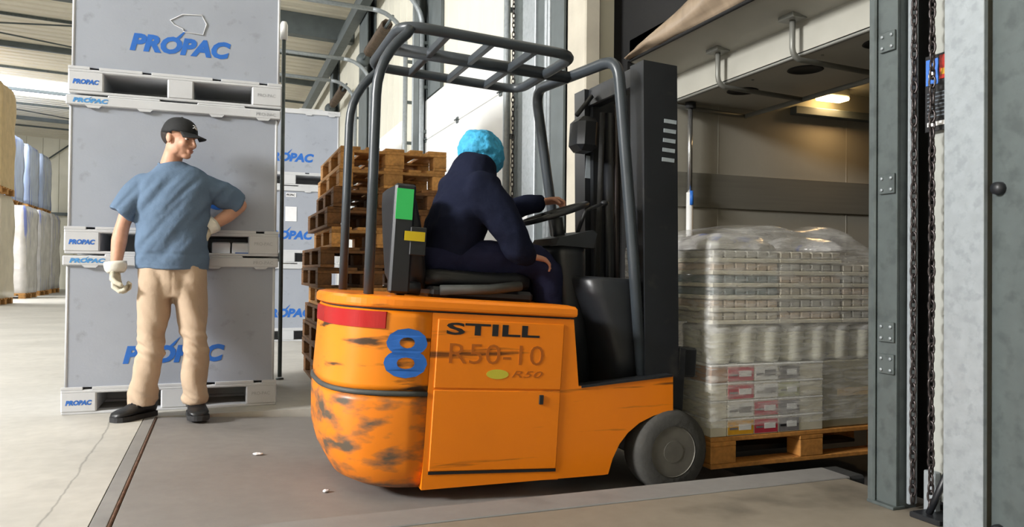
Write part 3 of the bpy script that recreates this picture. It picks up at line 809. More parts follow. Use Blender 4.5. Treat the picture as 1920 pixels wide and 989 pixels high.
offs = [(-.015, .0, 0), (-.03, 0, .5), (-.055, .0, -.6), (-.11, .02, .5), (-.07, -.02, -.4), (-.155, .01, .5), (-.165, .02, 0), (-.11, .0, -.5), (-.13, -.01, .4), (-.15, .02, 0), (-.15, 0, .5), (-.14, .01, 0)]
ua = ub = False
for i in range(12):
    light = i in (0, 1, 4, 7)
    if light: p = pal_a if not ua else copy_tree(pal_a); ua = True
    else: p = pal_b if not ub else copy_tree(pal_b); ub = True
    dx, dy, dr = offs[i]
    put(p, 1.225+dx, 6.3+dy, .1487*(11-i), R(dr*1.2))
    p['label'] = 'wooden pallet, %s of the stack behind the forklift driver' % ORD[i]; p['group'] = 'stacked wooden pallets'

# ------------------------------------------------------------------ the wrapped load on the forks (level, in world axes)
lp_ = make_pallet('wood_load', .15)
lp_.name = 'loaded_pallet'
put(lp_, 2.79, 3.5, -.06, R(90)); lp_['label'] = 'wooden pallet carried on the forks under the wrapped goods'
LX0, LX1, LZ = 2.19, 3.39, .09
cols = [(2.19, 2.285), (2.285, 2.44), (2.44, 2.585), (2.585, 2.715), (2.715, 2.865)]
rows = ['lowest', 'second lowest', 'second highest', 'highest']
colname = ['at the end facing the mast', 'left in the front', 'second from left in the front', 'third from left in the front', 'right in the front']
lab_of = {(0, 1): 'label_amber', (0, 2): 'label_red', (0, 3): 'label_grey', (1, 1): 'label_white', (1, 2): 'label_red', (1, 3): 'label_grey',
          (2, 1): 'label_red', (2, 2): 'label_white', (2, 3): 'label_green', (3, 1): 'label_red', (3, 2): 'label_white', (3, 3): 'label_grey'}
cname = {'label_amber': 'amber', 'label_red': 'red', 'label_grey': 'grey', 'label_white': 'white', 'label_green': 'pale green'}
for r in range(4):
    z = LZ+.086*r+.001
    for c, (a, b) in enumerate(cols):
        body = 'carton_brown' if (r == 3 and c == 0) else 'carton_cream'
        lk = lab_of.get((r, c))
        if lk: lab = 'cream carton with %s label, %s row, %s of load' % (cname[lk], rows[r], colname[c].replace(' in the front', ''))
        else: lab = 'plain %s carton, %s row, %s of load' % ('brown' if body == 'carton_brown' else 'cream', rows[r], colname[c])
        t = thing('small_carton', lab, 'carton', ((a+b)/2, 3.3, z), group='small cartons at the bottom of the load')
        MB().box(a+.002, b-.002, 3.105, 3.5, z, z+.084, .003).build('body', body, t)
        MB().box(a+.001, b-.001, 3.103, 3.502, z+.076, z+.0845, .002).build('lid', 'label_white', t)
        if lk:
            l = MB().box(a+.004, b-.004, 3.1025, 3.1055, z+.006, z+.072).build('printed_label', lk, t)
            MB().box((a+b)/2-.012, b-.018, 3.101, 3.1026, z+.026, z+.054).build('product_picture', 'label_white' if lk != 'label_white' else 'label_grey', l)
            MB().box(a+.012, (a+b)/2-.018, 3.101, 3.1026, z+.03, z+.04).build('print_line', 'label_grey' if lk != 'label_grey' else 'black_print', l)
for (a, b, y0, y1, mt, lab) in [(2.87, 3.37, 3.12, 3.49, 'carton_olive', 'large olive carton at the far right of the load'), (2.20, 2.78, 3.51, 3.89, 'carton_tan', 'large tan carton behind the small cartons'), (2.79, 3.37, 3.51, 3.89, 'carton_tan', 'large tan carton behind the olive carton')]:
    t = thing('large_carton', lab, 'carton', ((a+b)/2, (y0+y1)/2, LZ+.001), group='large cartons at the bottom of the load')
    MB().box(a, b, y0, y1, LZ+.001, .434, .006).build('body', mt, t)
    MB().box(a-.001, b+.001, (y0+y1)/2-.025, (y0+y1)/2+.025, .4335, .4355).box(a+.1, b-.1, y0-.0015, y0, .25, .29).build('tape', 'carton_tan' if mt != 'carton_tan' else 'carton_olive', t)
# tubs in the middle layer
tub0 = None; names = ['nearest the mast', 'second from the mast', 'third from the mast', 'fourth from the mast', 'fourth from the truck end', 'third from the truck end', 'second from the truck end', 'nearest the truck end']
for row, yy in enumerate((3.185, 3.345)):
    for i in range(8):
        x = 2.275+.147*i
        if tub0 is None:
            tub0 = thing('plastic_tub', 'x', 'tub', (0, 0, 0))
            MB().lathe([(0, 0), (.062, 0), (.068, .02), (.072, .14), (.072, .15), (0, .15)], (0, 0, 0), 'Z', 20).build('tub', 'tub_white', tub0)
            MB().lathe([(0, .185), (.06, .184), (.0735, .175), (.0735, .15), (.072, .149)], (0, 0, 0), 'Z', 20).build('lid', 'label_white', tub0)
            t = tub0
        else: t = copy_tree(tub0)
        put(t, x, yy, .4375); t['group'] = 'white tubs in the middle of the load'
        t['label'] = 'white tub in mid load, %s row, %s' % (('front', 'second')[row], names[i])
# thin trays piled in six layers
tm = ['tray_a', 'tray_b', 'tray_c']; k = 0
lay = ['lowest', 'second', 'third', 'fourth', 'fifth', 'top']
for L_ in range(6):
    z = .628+.06*L_
    for c in range(3):
        for row in range(2):
            a = 2.195+.396*c; b = a+.392
            if L_ == 5 and c == 2: continue
            y0 = 3.105+.4*row
            mt = 'tray_d' if (c == 0 and L_ in (2, 3)) else tm[(L_*5+c*2+row) % 3]
            t = thing('packed_tray', 'flat tray, %s tray layer, %s, %s row of wrapped load' % (lay[L_], ('next to the mast', 'in the middle', 'at the truck end')[c], ('front', 'rear')[row]), 'tray', ((a+b)/2, y0+.195, z), group='flat trays in the wrapped load')
            MB().box(a, b, y0, y0+.392, z, z+.02, .003).build('tray', 'carton_cream', t)
            src = None
            for q in range(6):
                if src is None: src = MB().box(a+.006, a+.066, y0+.004, y0+.388, z+.02, z+.058, .006).build('pack', mt, t)
                else: piece(src, t, (.0645*q, 0, 0))
# stretch film around everything
mm = MB(); rings = []
def film_ring(z, gx0, gx1, gy0, gy1, amp):
    pts = []; n = 26
    per = [(gx0+(gx1-gx0)*i/n, gy0) for i in range(n)]+[(gx1, gy0+(gy1-gy0)*i/16) for i in range(16)]+[(gx1-(gx1-gx0)*i/n, gy1) for i in range(n)]+[(gx0, gy1-(gy1-gy0)*i/16) for i in range(16)]
    cx, cy = (gx0+gx1)/2, (gy0+gy1)/2
    for (x, y) in per:
        q = abs(noise.noise(V((x*4, y*4, z*9))))*amp+abs(noise.noise(V((x*13, y*13, z*20))))*amp*.5
        d = V((x-cx, y-cy)); d.normalize()
        pts.append((x+d.x*q, y+d.y*q, z+noise.noise(V((x*5, y*5, 3)))*amp*.4))
    return pts
for i in range(16):
    z = .14+(.985-.14)*i/15
    rings.append(film_ring(z, 2.178, 3.402, 3.085, 3.915, .012))
def top_z(x, y):
    u = (x-2.18)/1.22
    zz = 1.07+.055*math.exp(-((u-.28)/.25)**2)+.045*math.exp(-((u-.66)/.14)**2)-.20*max(0, u-.70)/.30
    return zz+noise.noise(V((x*6, y*6, 7)))*.018
for f, zf in ((.995, .3), (.97, .62), (.90, .85), (.75, .96), (.5, 1.0), (.2, 1.0)):
    r = film_ring(1.0, 2.79-.612*f, 2.79+.612*f, 3.5-.415*f, 3.5+.415*f, .01)
    rings.append([(x, y, .985+(top_z(x, y)-.985)*zf) for (x, y, z) in r])
mm.loft(rings, True, cap0=False)
fo = tag(mm.build('stretch_film', 'stretch_film'), 'clear stretch film wrapped over the goods on the carried pallet', 'film')
# loose bags of goods filling the crown under the film
for (x, y, rx, rz_, lab) in [(2.50, 3.48, .26, .10, 'soft white bag bulging under the film nearest the mast'), (2.99, 3.45, .17, .09, 'soft white bag bulging under the film nearer the truck end')]:
    mm = MB(); mm.ell((x, y, .99), (rx, .33, rz_), 20, 10); mm.v = [V((p.x, p.y, max(p.z, .992))) for p in mm.v]
    tag(mm.remesh('goods_bag', 'film_white', None, None, .012, 2, lambda c, q: noise.noise(c*14)*.01), lab, 'bag', 'bags on top of the load')

# ------------------------------------------------------------------ goods far back on the left
def wrapped(x0, x1, y0, y1, z0, z1, mt, lab, cat='wrapped pallet', nm='wrapped_goods', amp=.05, pallet=True):
    t = thing(nm, lab, cat, ((x0+x1)/2, (y0+y1)/2, z0), group='wrapped goods at the back')
    zb = z0
    if pallet:
        mm = MB()
        s = None
        for i in range(3):
            for j in range(3):
                bx = x0+(x1-x0-.16)*i/2; by = y0+(y1-y0-.16)*j/2
                if s is None: s = MB().box(bx, bx+.16, by, by+.16, z0, z0+.12).build('block', 'wood', t); sb = (bx, by)
                else: piece(s, t, (bx-sb[0], by-sb[1], 0))
        s = None
        for j in range(6):
            by = y0+(y1-y0-.13)*j/5
            if s is None: s = MB().box(x0, x1, by, by+.13, z0+.12, z0+.15).build('board', 'wood', t); sb = by
            else: piece(s, t, (0, by-sb, 0))
        zb = z0+.15
    mm = MB(); rings = []; n = 40
    for i in range(15):
        z = zb+(z1-zb)*i/14; f = 1.0 if i < 14 else .93; pts = []
        for k_ in range(n):
            u = k_/n*4; e = int(u); w_ = u-e
            p_ = [(-1+2*w_, -1), (1, -1+2*w_), (1-2*w_, 1), (-1, 1-2*w_)][e]
            q = 1+noise.noise(V((p_[0]*3+x0, p_[1]*3+y0, z*2.2)))*amp
            pts.append(((x0+x1)/2+p_[0]*(x1-x0)/2*f*q, (y0+y1)/2+p_[1]*(y1-y0)/2*f*q, z))
        rings.append(pts)
    mm.loft(rings, True); mm.build('film_wrap', mt, t)
    return t
wrapped(-6.0, -4.72, 20.6, 21.9, 0, 2.58, 'film_cream', 'cream wrapped goods on a pallet at the far left edge, lower one')
wrapped(-6.0, -4.72, 20.6, 21.9, 2.60, 5.15, 'carton_tan', 'yellowish wrapped goods at the far left edge, stacked on top')
for i, (xa, ya) in enumerate(((-6.1, 25.0), (-6.15, 27.6), (-6.2, 30.2))):
    nth = ('nearest', 'second', 'farthest')[i]
    wrapped(xa-.5, xa+1.0-.1*i, ya, ya+1.5, 0, 2.62+.06*i, 'film_white', 'white film wrapped goods with blue stripes, lower tier, %s in the row' % nth)
    wrapped(xa-.7, xa+.62-.06*i, ya, ya+1.5, 2.64+.06*i, 4.65+.06*i, 'film_blue', 'bluish film wrapped goods, upper tier, %s in the row' % nth)

# ------------------------------------------------------------------ forklift (coordinates in the leveller's frame, then LM)
fk = thing('forklift', 'orange electric forklift truck with black mast carrying a wrapped pallet', 'forklift', tuple(LM @ V((1.5, 3.5, 0))))
def FB(mb, name, mt, parent=None): return mb.build(name, mt, parent or fk, LM)
YN, YF, YC = 3.05, 3.95, 3.5
def cw_outline(a, hw, off=0.0, n=40, x_front=1.11):
    pts = []
    for k in range(n+1):
        t = -math.pi/2+math.pi*k/n
        c, s_ = math.cos(t), math.sin(t); e = 2/3.2
        pts.append((x_front-(a+off)*abs(c)**e, YC+(hw+off)*math.copysign(abs(s_)**e, s_)))
    return pts
def cw_y(x, a=.39, hw=.45):
    q = min(1, max(0, (1.11-x)/a)); c = q**(3.2/2); s_ = math.sqrt(max(0, 1-c*c))
    return YC-hw*s_**(2/3.2)
# counterweight: upper body above the strip, bumper body below
def cw_body(zs, cap=True):
    rings = []
    for (z, a, hw) in zs: rings.append([(x, y, z) for (x, y) in cw_outline(a, hw)])
    return MB().loft(rings)
cwu = FB(cw_body([(.448, .39, .448), (.47, .392, .45), (.74, .385, .45), (.768, .38, .448)]), 'counterweight', 'orange_scuffed')
FB(cw_body([(.05, .25, .40), (.075, .31, .43), (.15, .355, .447), (.24, .385, .45), (.40, .395, .45), (.425, .392, .448)]), 'counterweight_bumper', 'orange_bumper')
FB(cw_body([(.425, .386, .444), (.43, .40, .456), (.444, .40, .456), (.448, .386, .444)]), 'bumper_strip', 'strip_grey')
# red tail light wrapping the near rear corner
o = cw_outline(.386, .45, .006, 80); sel = [p for p in o if p[1] < 3.62 and p[0] < .935]
mm = MB(); vs = []
for (x, y) in sel: vs += [(x, y, .695+.02*(y < 3.3)*0), (x, y, .762), (x+.02, y+.02, .762), (x+.02, y+.02, .695)]
n = len(sel); fs = []
for i in range(n-1):
    for q in range(4): fs.append((i*4+q, i*4+(q+1) % 4, (i+1)*4+(q+1) % 4, (i+1)*4+q))
fs += [(0, 1, 2, 3), tuple((n-1)*4+q for q in range(4))]
mm.add(vs, fs); FB(mm, 'tail_light', 'red_lens', cwu)
# blue figure eight on the near rear corner
mm = MB(); text_front(mm, '8', .925, 1.10, .50, .70, 0, 0, .02, fn=lambda x: cw_y(x)-.004); FB(mm, 'number', 'logo_blue', cwu)
# hood lid
def lid_ring(off, z): return [(x, y, z) for (x, y) in cw_outline(.385, .45, off, 40)]+[(1.742+off, YF+off, z), (1.742+off, YN-off, z)]
lid = MB().loft([lid_ring(0, .776), lid_ring(.011, .781), lid_ring(.013, .79), lid_ring(.012, .812), lid_ring(.004, .823), lid_ring(-.02, .828)])
lid.s = [False]*len(lid.s); hood = FB(lid, 'hood', 'orange')
gap = MB().loft([lid_ring(-.012, .765), lid_ring(-.012, .778)]); gap.s = [False]*len(gap.s); FB(gap, 'hood_seal', 'black_plastic', hood)
# side bodies with the front wheel arch
prof = [(1.112, .05), (1.93, .09), (1.957, .093), (1.975, .16), (2.005, .225), (2.045, .275), (2.10, .318), (2.171, .351), (2.273, .376), (2.262, .539), (1.787, .478), (1.745, .768), (1.112, .768)]
for (a, b) in ((YN, YN+.06), (YF-.06, YF)):
    FB(MB().prism(prof, 'Y', a, b), 'side_body', 'orange')
FB(MB().box(1.112, 1.742, YN+.06, YF-.06, .06, .766), 'battery_box', 'orange')
# battery door panels standing proud of the near side
dn = FB(MB().box(1.135, 1.70, YN-.006, YN+.002, .462, .745, .004), 'upper_side_panel', 'orange')
FB(MB().box(1.135, 1.70, YN-.006, YN+.002, .125, .456, .004), 'lower_side_panel', 'orange')
FB(MB().box(1.135, 1.70, YN-.003, YN+.001, .112, .124), 'panel_slot', 'black_print')
FB(MB().prism([(1.80, .472), (2.258, .53), (2.258, .54), (1.80, .482)], 'Y', YN-.006, YN+.07), 'fender_edge', 'black_plastic')
mm = MB(); text_front(mm, 'STILL', 1.172, 1.585, .682, .732, YN-.0065, 0, .025); FB(mm, 'maker_name', 'black_print', dn)
mm = MB(); text_front(mm, 'R50-10', 1.19, 1.61, .565, .648, YN-.0065, 0, -.005); mat('print_faint', srgb(176, 92, 14), .5); FB(mm, 'model_number', 'print_faint', dn)
FB(MB().lathe([(0, 0), (.045, 0), (.045, -.001), (0, -.001)], (0, 0, 0), "Y", 24, False, M=Matrix.Translation((1.405, YN-.0065, .524)) @ Matrix.Diagonal((1.1, 1, .45, 1))), 'oval_sticker', 'sticker_lime', dn)
mm = MB(); text_front(mm, 'R50', 1.47, 1.61, .512, .54, YN-.0065, .3, 0); FB(mm, 'small_print', 'print_faint', dn)
FB(MB().box(1.60, 1.62, YN-.012, YN-.006, .40, .44, .002), 'panel_latch', 'black_plastic', dn)
# footwell
FB(MB().box(1.745, 2.25, YN+.062, YF-.062, .40, .455).prism([(1.75, .456), (2.25, .456), (2.25, .53), (1.80, .478)], 'Y', YN+.06, YN+.066), 'footwell', 'mat_grey')
for y in (3.42, 3.56):
    pd = FB(MB().box(1.98, 2.0, y-.03, y+.03, .52, .60, .004, M=None), 'pedal', 'rubber')
    FB(MB().tube([(2.0, y, .56), (2.1, y, .60)], .008, 6), 'pedal_arm', 'black_steel', pd)
# front cowl, dash, steering
rings = []
for (z, x0, x1, hw) in ((.456, 2.02, 2.20, .33), (.60, 2.0, 2.20, .34), (.75, 1.93, 2.19, .35), (.88, 1.86, 2.18, .355), (.945, 1.835, 2.175, .35), (.962, 1.85, 2.17, .34), (.966, 1.88, 2.15, .31)):
    pts = []
    for k in range(32):
        t = 2*math.pi*k/32; c, s_ = math.cos(t), math.sin(t); e = .45
        pts.append(((x0+x1)/2+(x1-x0)/2*math.copysign(abs(c)**e, c), YC+hw*math.copysign(abs(s_)**e, s_), z))
    rings.append(pts)
FB(MB().loft(rings), 'front_cowl', 'black_plastic')
rings = []
for (z, xc, rx, ry) in ((.456, 1.93, .07, .10), (.80, 1.87, .075, .11), (1.06, 1.835, .085, .13), (1.10, 1.83, .088, .135)):
    rings.append([(xc+rx*math.copysign(abs(math.cos(t))**.6, math.cos(t)), 3.42+ry*math.copysign(abs(math.sin(t))**.6, math.sin(t)), z) for t in [2*math.pi*k/24 for k in range(24)]])
das = FB(MB().loft(rings), 'steering_console', 'black_plastic')
FB(MB().prism([(1.735, 1.10), (1.93, 1.10), (1.945, 1.17), (1.92, 1.185), (1.75, 1.135)], 'Y', 3.27, 3.58), 'instrument_pod', 'black_plastic', das)
FB(MB().tube([(1.745, 3.275, 1.105), (1.745, 3.57, 1.105)], .006, 6), 'trim_line', 'sticker_silver', das)
rot = Matrix.Rotation(R(-22), 3, 'Y')
FB(MB().tube([(1.86, 3.5, 1.12), (1.83, 3.5, 1.25)], .03, 10), 'steering_column', 'black_plastic')
sw = MB(); hubc = V((1.82, 3.5, 1.27)); sw.torus(hubc, .165, .014, 32, 8, rot)
for a in (R(90), R(210), R(330)): sw.tube([hubc, hubc+rot @ V((.16*math.cos(a), .16*math.sin(a), 0))], .011, 6)
sw.lathe([(0, .012), (.035, .01), (.04, -.01), (0, -.02)], hubc, 'Z', 16)
FB(sw, 'steering_wheel', 'black_plastic')
lv = FB(MB().tube([(1.90, 3.40, 1.17), (1.93, 3.38, 1.29), (2.02, 3.36, 1.33)], .010, 8).ell((2.02, 3.36, 1.33), (.022, .018, .014), 10, 8), 'hydraulic_lever', 'black_plastic')
# seat
FB(MB().box(1.14, 1.62, 3.22, 3.78, .826, .875, .015), 'seat_base', 'black_plastic')
rings = []
for (x, z0, z1, hw) in ((1.13, .875, .945, .22), (1.20, .875, .955, .25), (1.40, .875, .955, .255), (1.55, .875, .965, .25), (1.62, .88, .95, .22)):
    pts = []
    for k in range(28):
        t = 2*math.pi*k/28; c, s_ = math.cos(t), math.sin(t)
        pts.append((x, YC+hw*math.copysign(abs(c)**.4, c), (z0+z1)/2+(z1-z0)/2*math.copysign(abs(s_)**.5, s_)))
    rings.append(pts)
FB(MB().loft(rings), 'seat_cushion', 'seat_vinyl')
rings = []
for (z, xc, rx, hw) in ((.86, 1.10, .05, .20), (.92, 1.085, .06, .24), (1.10, 1.06, .055, .25), (1.24, 1.035, .045, .235), (1.30, 1.02, .035, .20), (1.315, 1.018, .02, .16)):
    rings.append([(xc+rx*math.copysign(abs(math.cos(t))**.6, math.cos(t)), YC+hw*math.copysign(abs(math.sin(t))**.4, math.sin(t)), z) for t in [2*math.pi*k/28 for k in range(28)]])
sb = FB(MB().loft(rings), 'seat_back', 'seat_vinyl')
FB(MB().box(.955, 1.045, 3.20, 3.246, .835, 1.30, .01), 'side_support', 'black_plastic', sb)
FB(MB().box(.962, 1.034, 3.196, 3.1995, 1.148, 1.278), 'green_sticker', 'sticker_green', sb)
FB(MB().box(1.03, 1.10, 3.19, 3.20, 1.0, 1.12, .003), 'tag_plate', 'black_plastic', sb)
FB(MB().box(1.004, 1.092, 3.187, 3.1895, 1.06, 1.10), 'yellow_sticker', 'sticker_yellow', sb)
FB(MB().tube([(1.18, 3.21, .86), (1.40, 3.20, .875), (1.55, 3.21, .90)], .022, 8), 'seat_lever', 'strip_grey', sb)
FB(MB().tube([(1.0, 3.26, .83), (1.03, 3.26, .86), (1.10, 3.26, .86)], .03, 8), 'buckle_box', 'black_plastic', sb)
# overhead guard
ZG = 1.945
def bend(p0, p1, p2, r, n=6):
    p0, p1, p2 = V(p0), V(p1), V(p2); a = p1+(p0-p1).normalized()*r; b = p1+(p2-p1).normalized()*r
    return [a*(1-t)**2+p1*2*t*(1-t)+b*t*t for t in [k/n for k in range(n+1)]]
gn, gf, gm = 3.13, 3.83, 3.48
gd = FB(MB().tube(bend((.92, gm, ZG), (.92, gn, ZG), (1.3, gn, ZG), .11)+bend((1.3, gn, ZG), (1.71, gn, ZG), (1.71, gm, ZG), .10)+bend((1.71, gm, ZG), (1.71, gf, ZG), (1.3, gf, ZG), .10)+bend((1.3, gf, ZG), (.92, gf, ZG), (.92, gm, ZG), .11), .024, 10, closed=True), 'overhead_guard', 'guard_paint')
FB(MB().tube([(.92, gm, ZG), (1.84, gm, ZG+.005)], .030, 10), 'guard_centre_bar', 'guard_paint', gd)
for x in (1.12, 1.32, 1.52):
    FB(MB().box(x-.012, x+.012, gn, gf, ZG-.022, ZG+.014, .003), 'guard_cross_bar', 'guard_paint', gd)
hp = [(2.148, gn, .50), (2.06, gn, 1.10)]+bend((2.06, gn, 1.10), (1.925, gn, 1.965), (1.83, gm, 1.96), .09)+bend((1.83, gm, 1.96), (1.81, gf, 1.955), (1.95, gf, 1.2), .09)+[(1.96, gf, 1.25), (2.14, gf, .50)]
FB(MB().tube(hp, .027, 10), 'guard_front_hoop', 'guard_paint', gd)
for y in (gn, gf):
    FB(MB().tube([(.86, y, .81), (.845, y, 1.3)]+bend((.845, y, 1.3), (.83, y, 1.80), (.98, y, ZG), .16)+[(.96, y, ZG-.006)], .021, 10), 'guard_rear_post', 'guard_paint', gd)
# mast
def mast_rail(y0, y1, xo=0.0, w=.18, z0=.12, z1=1.975):
    def xl(z): return 2.175+xo-.072*(z-.12)
    return MB().prism([(xl(z0), z0), (xl(z0)+w, z0), (xl(z1)+w, z1), (xl(z1), z1)], 'Y', y0, y1)
for (a, b) in ((3.10, 3.225), (3.715, 3.84)):
    ml = FB(mast_rail(a, b), 'mast_upright', 'black_steel')
    FB(mast_rail(b+.004, b+.04, .03, .11, .16, 1.95) if a < 3.5 else mast_rail(a-.04, a-.004, .03, .11, .16, 1.95), 'inner_channel', 'black_steel', ml)
def mx(z): return 2.175-.072*(z-.12)
for (z, hh) in ((1.93, .05), (.75, .06), (.20, .07)):
    FB(MB().box(mx(z)+.02, mx(z)+.08, 3.225, 3.715, z-hh, z+hh, .006), 'mast_crossbar', 'black_steel')
for y in (3.275, 3.665):
    FB(MB().tube([(mx(.15)+.12, y, .15), (mx(1.85)+.12, y, 1.85)], .028, 12), 'lift_cylinder', 'black_steel')
    FB(MB().tube([(mx(.4)+.15, y-.02 if y > 3.5 else y+.04, .4), (mx(1.9)+.15, y-.02 if y > 3.5 else y+.04, 1.9)], .012, 6), 'lift_chain', 'chain_steel')
FB(MB().tube([(mx(1.2)+.02, 3.55, .3), (mx(1.2)+.0, 3.56, 1.2), (mx(1.8)+.02, 3.55, 1.82)], .014, 8), 'hose', 'rubber')
FB(MB().box(mx(1.75)-.10, mx(1.75)+.02, 3.56, 3.72, 1.62, 1.80, .03), 'work_lamp', 'black_plastic')
FB(MB().tube([(mx(1.82)-.10, 3.60, 1.80), (mx(1.86), 3.64, 1.92)], .014, 6), 'lamp_arm', 'black_steel')
FB(MB().box(mx(1.45)-.004, mx(1.45)+.085, 3.7125, 3.7145, 1.50, 1.62), 'silver_sticker', 'sticker_silver')
for i in range(5):
    FB(MB().box(mx(1.6)+.10, mx(1.6)+.166, 3.0975, 3.0995, 1.52+.045*i, 1.538+.045*i), 'capacity_mark', 'sticker_silver')
# carriage and forks
FB(MB().box(2.315, 2.36, 3.12, 3.88, .16, .25, .006), 'carriage_bar', 'black_steel')
FB(MB().box(2.30, 2.345, 3.12, 3.88, .52, .62, .006), 'carriage_bar', 'black_steel')
for y in (3.12, 3.30, 3.66, 3.84): FB(MB().box(2.325, 2.36, y-.018, y+.02, .14, .66, .004), 'carriage_post', 'black_steel')
FB(MB().box(2.355, 2.43, 3.11, 3.19, .52, .66, .01), 'side_shift_block', 'black_steel')
for y in (3.31, 3.69):
    f = MB(); f.box(2.36, 2.40, y-.055, y+.055, .085, .62, .006); FB(f, 'fork_shank', 'black_steel')
    inv_lm = LM.inverted()
    p0 = inv_lm @ V((2.07, y, -.025)); mmf = MB()
    mmf.prism([(2.06, -.028), (3.22, -.028), (3.22, -.012), (2.06, .008)], 'Y', y-.055, y+.055)
    mmf.build('fork', 'black_steel', fk)
# wheels
def wheel(xc, zc, y_out, y_in, r, side):
    s_ = 1 if y_in > y_out else -1; wd = abs(y_in-y_out)
    t = FB(MB().lathe([(r*.62, 0), (r*.86, .0), (r*.97, s_*.018), (r, s_*.05), (r, s_*(wd-.04)), (r*.95, s_*wd), (r*.6, s_*wd)], (xc, y_out, zc), 'Y', 40, caps=False), 'tyre', 'tyre_grey')
    FB(MB().lathe([(r*.64, s_*.006), (r*.60, s_*.002), (r*.56, s_*.02), (r*.30, s_*.035), (r*.26, s_*.004), (0, s_*.004)], (xc, y_out, zc), 'Y', 32, smooth=False), 'wheel_rim', 'rim_grey', t)
    for k in range(5):
        a = 2*math.pi*k/5+.3
        FB(MB().lathe([(0, s_*.012), (.012, s_*.012), (.012, s_*.034), (0, s_*.034)], (xc+r*.43*math.cos(a), y_out, zc+r*.43*math.sin(a)), 'Y', 6), 'wheel_nut', 'rim_grey', t)
wheel(2.275, .190, 3.025, 3.165, .19, 1)
wheel(2.275, .190, 3.975, 3.835, .19, 1)
wheel(1.03, .115, 3.36, 3.46, .115, 1); wheel(1.03, .115, 3.64, 3.54, .115, 1)
FB(MB().tube([(2.275, 3.16, .19), (2.275, 3.84, .19)], .05, 10), 'front_axle', 'black_steel')
FB(MB().tube([(1.03, 3.46, .115), (1.03, 3.54, .115)], .03, 10), 'rear_axle', 'black_steel')
FB(MB().prism([(2.02, .24), (2.11, .33), (2.25, .385), (2.25, .40), (2.0, .40)], 'Y', 3.12, 3.88), 'wheel_housing', 'black_steel')

# ------------------------------------------------------------------ people
def limb(mb, pts, ab, ref=(1, 0, 0), n=18):
    """tapering limb; adds ball joints so that pieces fuse"""
    mb.tube(pts, 1, n, ab=ab, ref=ref)
    for p, (a, b) in zip(pts, ab): mb.ell(p, (a*.98, b*.98, min(a, b)*.98), 14, 8)
def smooth_path(pts, vals, sub=5):
    P_ = [V(p) for p in pts]; out = []; ov = []
    for i in range(len(P_)-1):
        p0, p1, p2, p3 = P_[max(i-1, 0)], P_[i], P_[i+1], P_[min(i+2, len(P_)-1)]
        for k in range(sub):
            t = k/sub
            out.append(.5*((2*p1)+(-p0+p2)*t+(2*p0-5*p1+4*p2-p3)*t*t+(-p0+3*p1-3*p2+p3)*t**3))
            ov.append(tuple(vals[i][j]*(1-t)+vals[i+1][j]*t for j in range(len(vals[i]))))
    out.append(P_[-1]); ov.append(tuple(vals[-1])); return out, ov
def frame(F, U):
    F = V(F).normalized(); U = V(U); U = (U-F*U.dot(F)).normalized(); L = U.cross(F)
    return Matrix((F, L, U)).transposed()          # columns: forward, left, up
def add_head(mb, c, B):
    def E_(p, r, rot=None):
        mb.ell(V(c)+B @ V(p), r, 20, 14, rot=B if rot is None else B @ rot)
    E_((-.012, 0, .034), (.098, .077, .090)); E_((.028, 0, -.025), (.072, .063, .088))
    E_((.040, 0, -.072), (.050, .050, .042)); E_((.068, 0, -.098), (.026, .030, .020))
    for s in (-1, 1):
        E_((.010, s*.044, -.062), (.050, .022, .042)); E_((.070, s*.036, -.030), (.026, .026, .022))
        E_((.084, s*.028, .022), (.016, .032, .011)); E_((.106, s*.011, -.040), (.010, .009, .008))
        E_((-.006, s*.078, -.012), (.019, .010, .031), Matrix.Rotation(R(-12), 3, 'Y'))
    mb.tube([V(c)+B @ V(p) for p in ((.090, 0, .018), (.104, 0, -.008), (.118, 0, -.034), (.108, 0, -.046))], [.009, .010, .013, .010], 10)
    E_((.094, 0, -.066), (.010, .024, .006)); E_((.092, 0, -.076), (.011, .021, .007))
def face_parts(c, B, root):
    def pt(p): return V(c)+B @ V(p)
    for s in (-1, 1):
        e = MB().ell(pt((.079, s*.031, -.003)), (.0105, .012, .0065), 12, 8, rot=B).build('eye', 'eye_white', root)
        MB().ell(pt((.0875, s*.031, -.004)), (.0035, .0055, .0050), 10, 6, rot=B).build('iris', 'eye_dark', e)
        MB().tube([pt((.098, s*.012, .020)), pt((.098, s*.030, .027)), pt((.084, s*.050, .020))], [.003, .004, .002], 6).build('eyebrow', 'hair', root)
    MB().ell(pt((.099, 0, -.066)), (.006, .021, .0035), 12, 6, rot=B).ell(pt((.098, 0, -.0745)), (.0065, .018, .0045), 12, 6, rot=B).build('lips', 'lip', root)
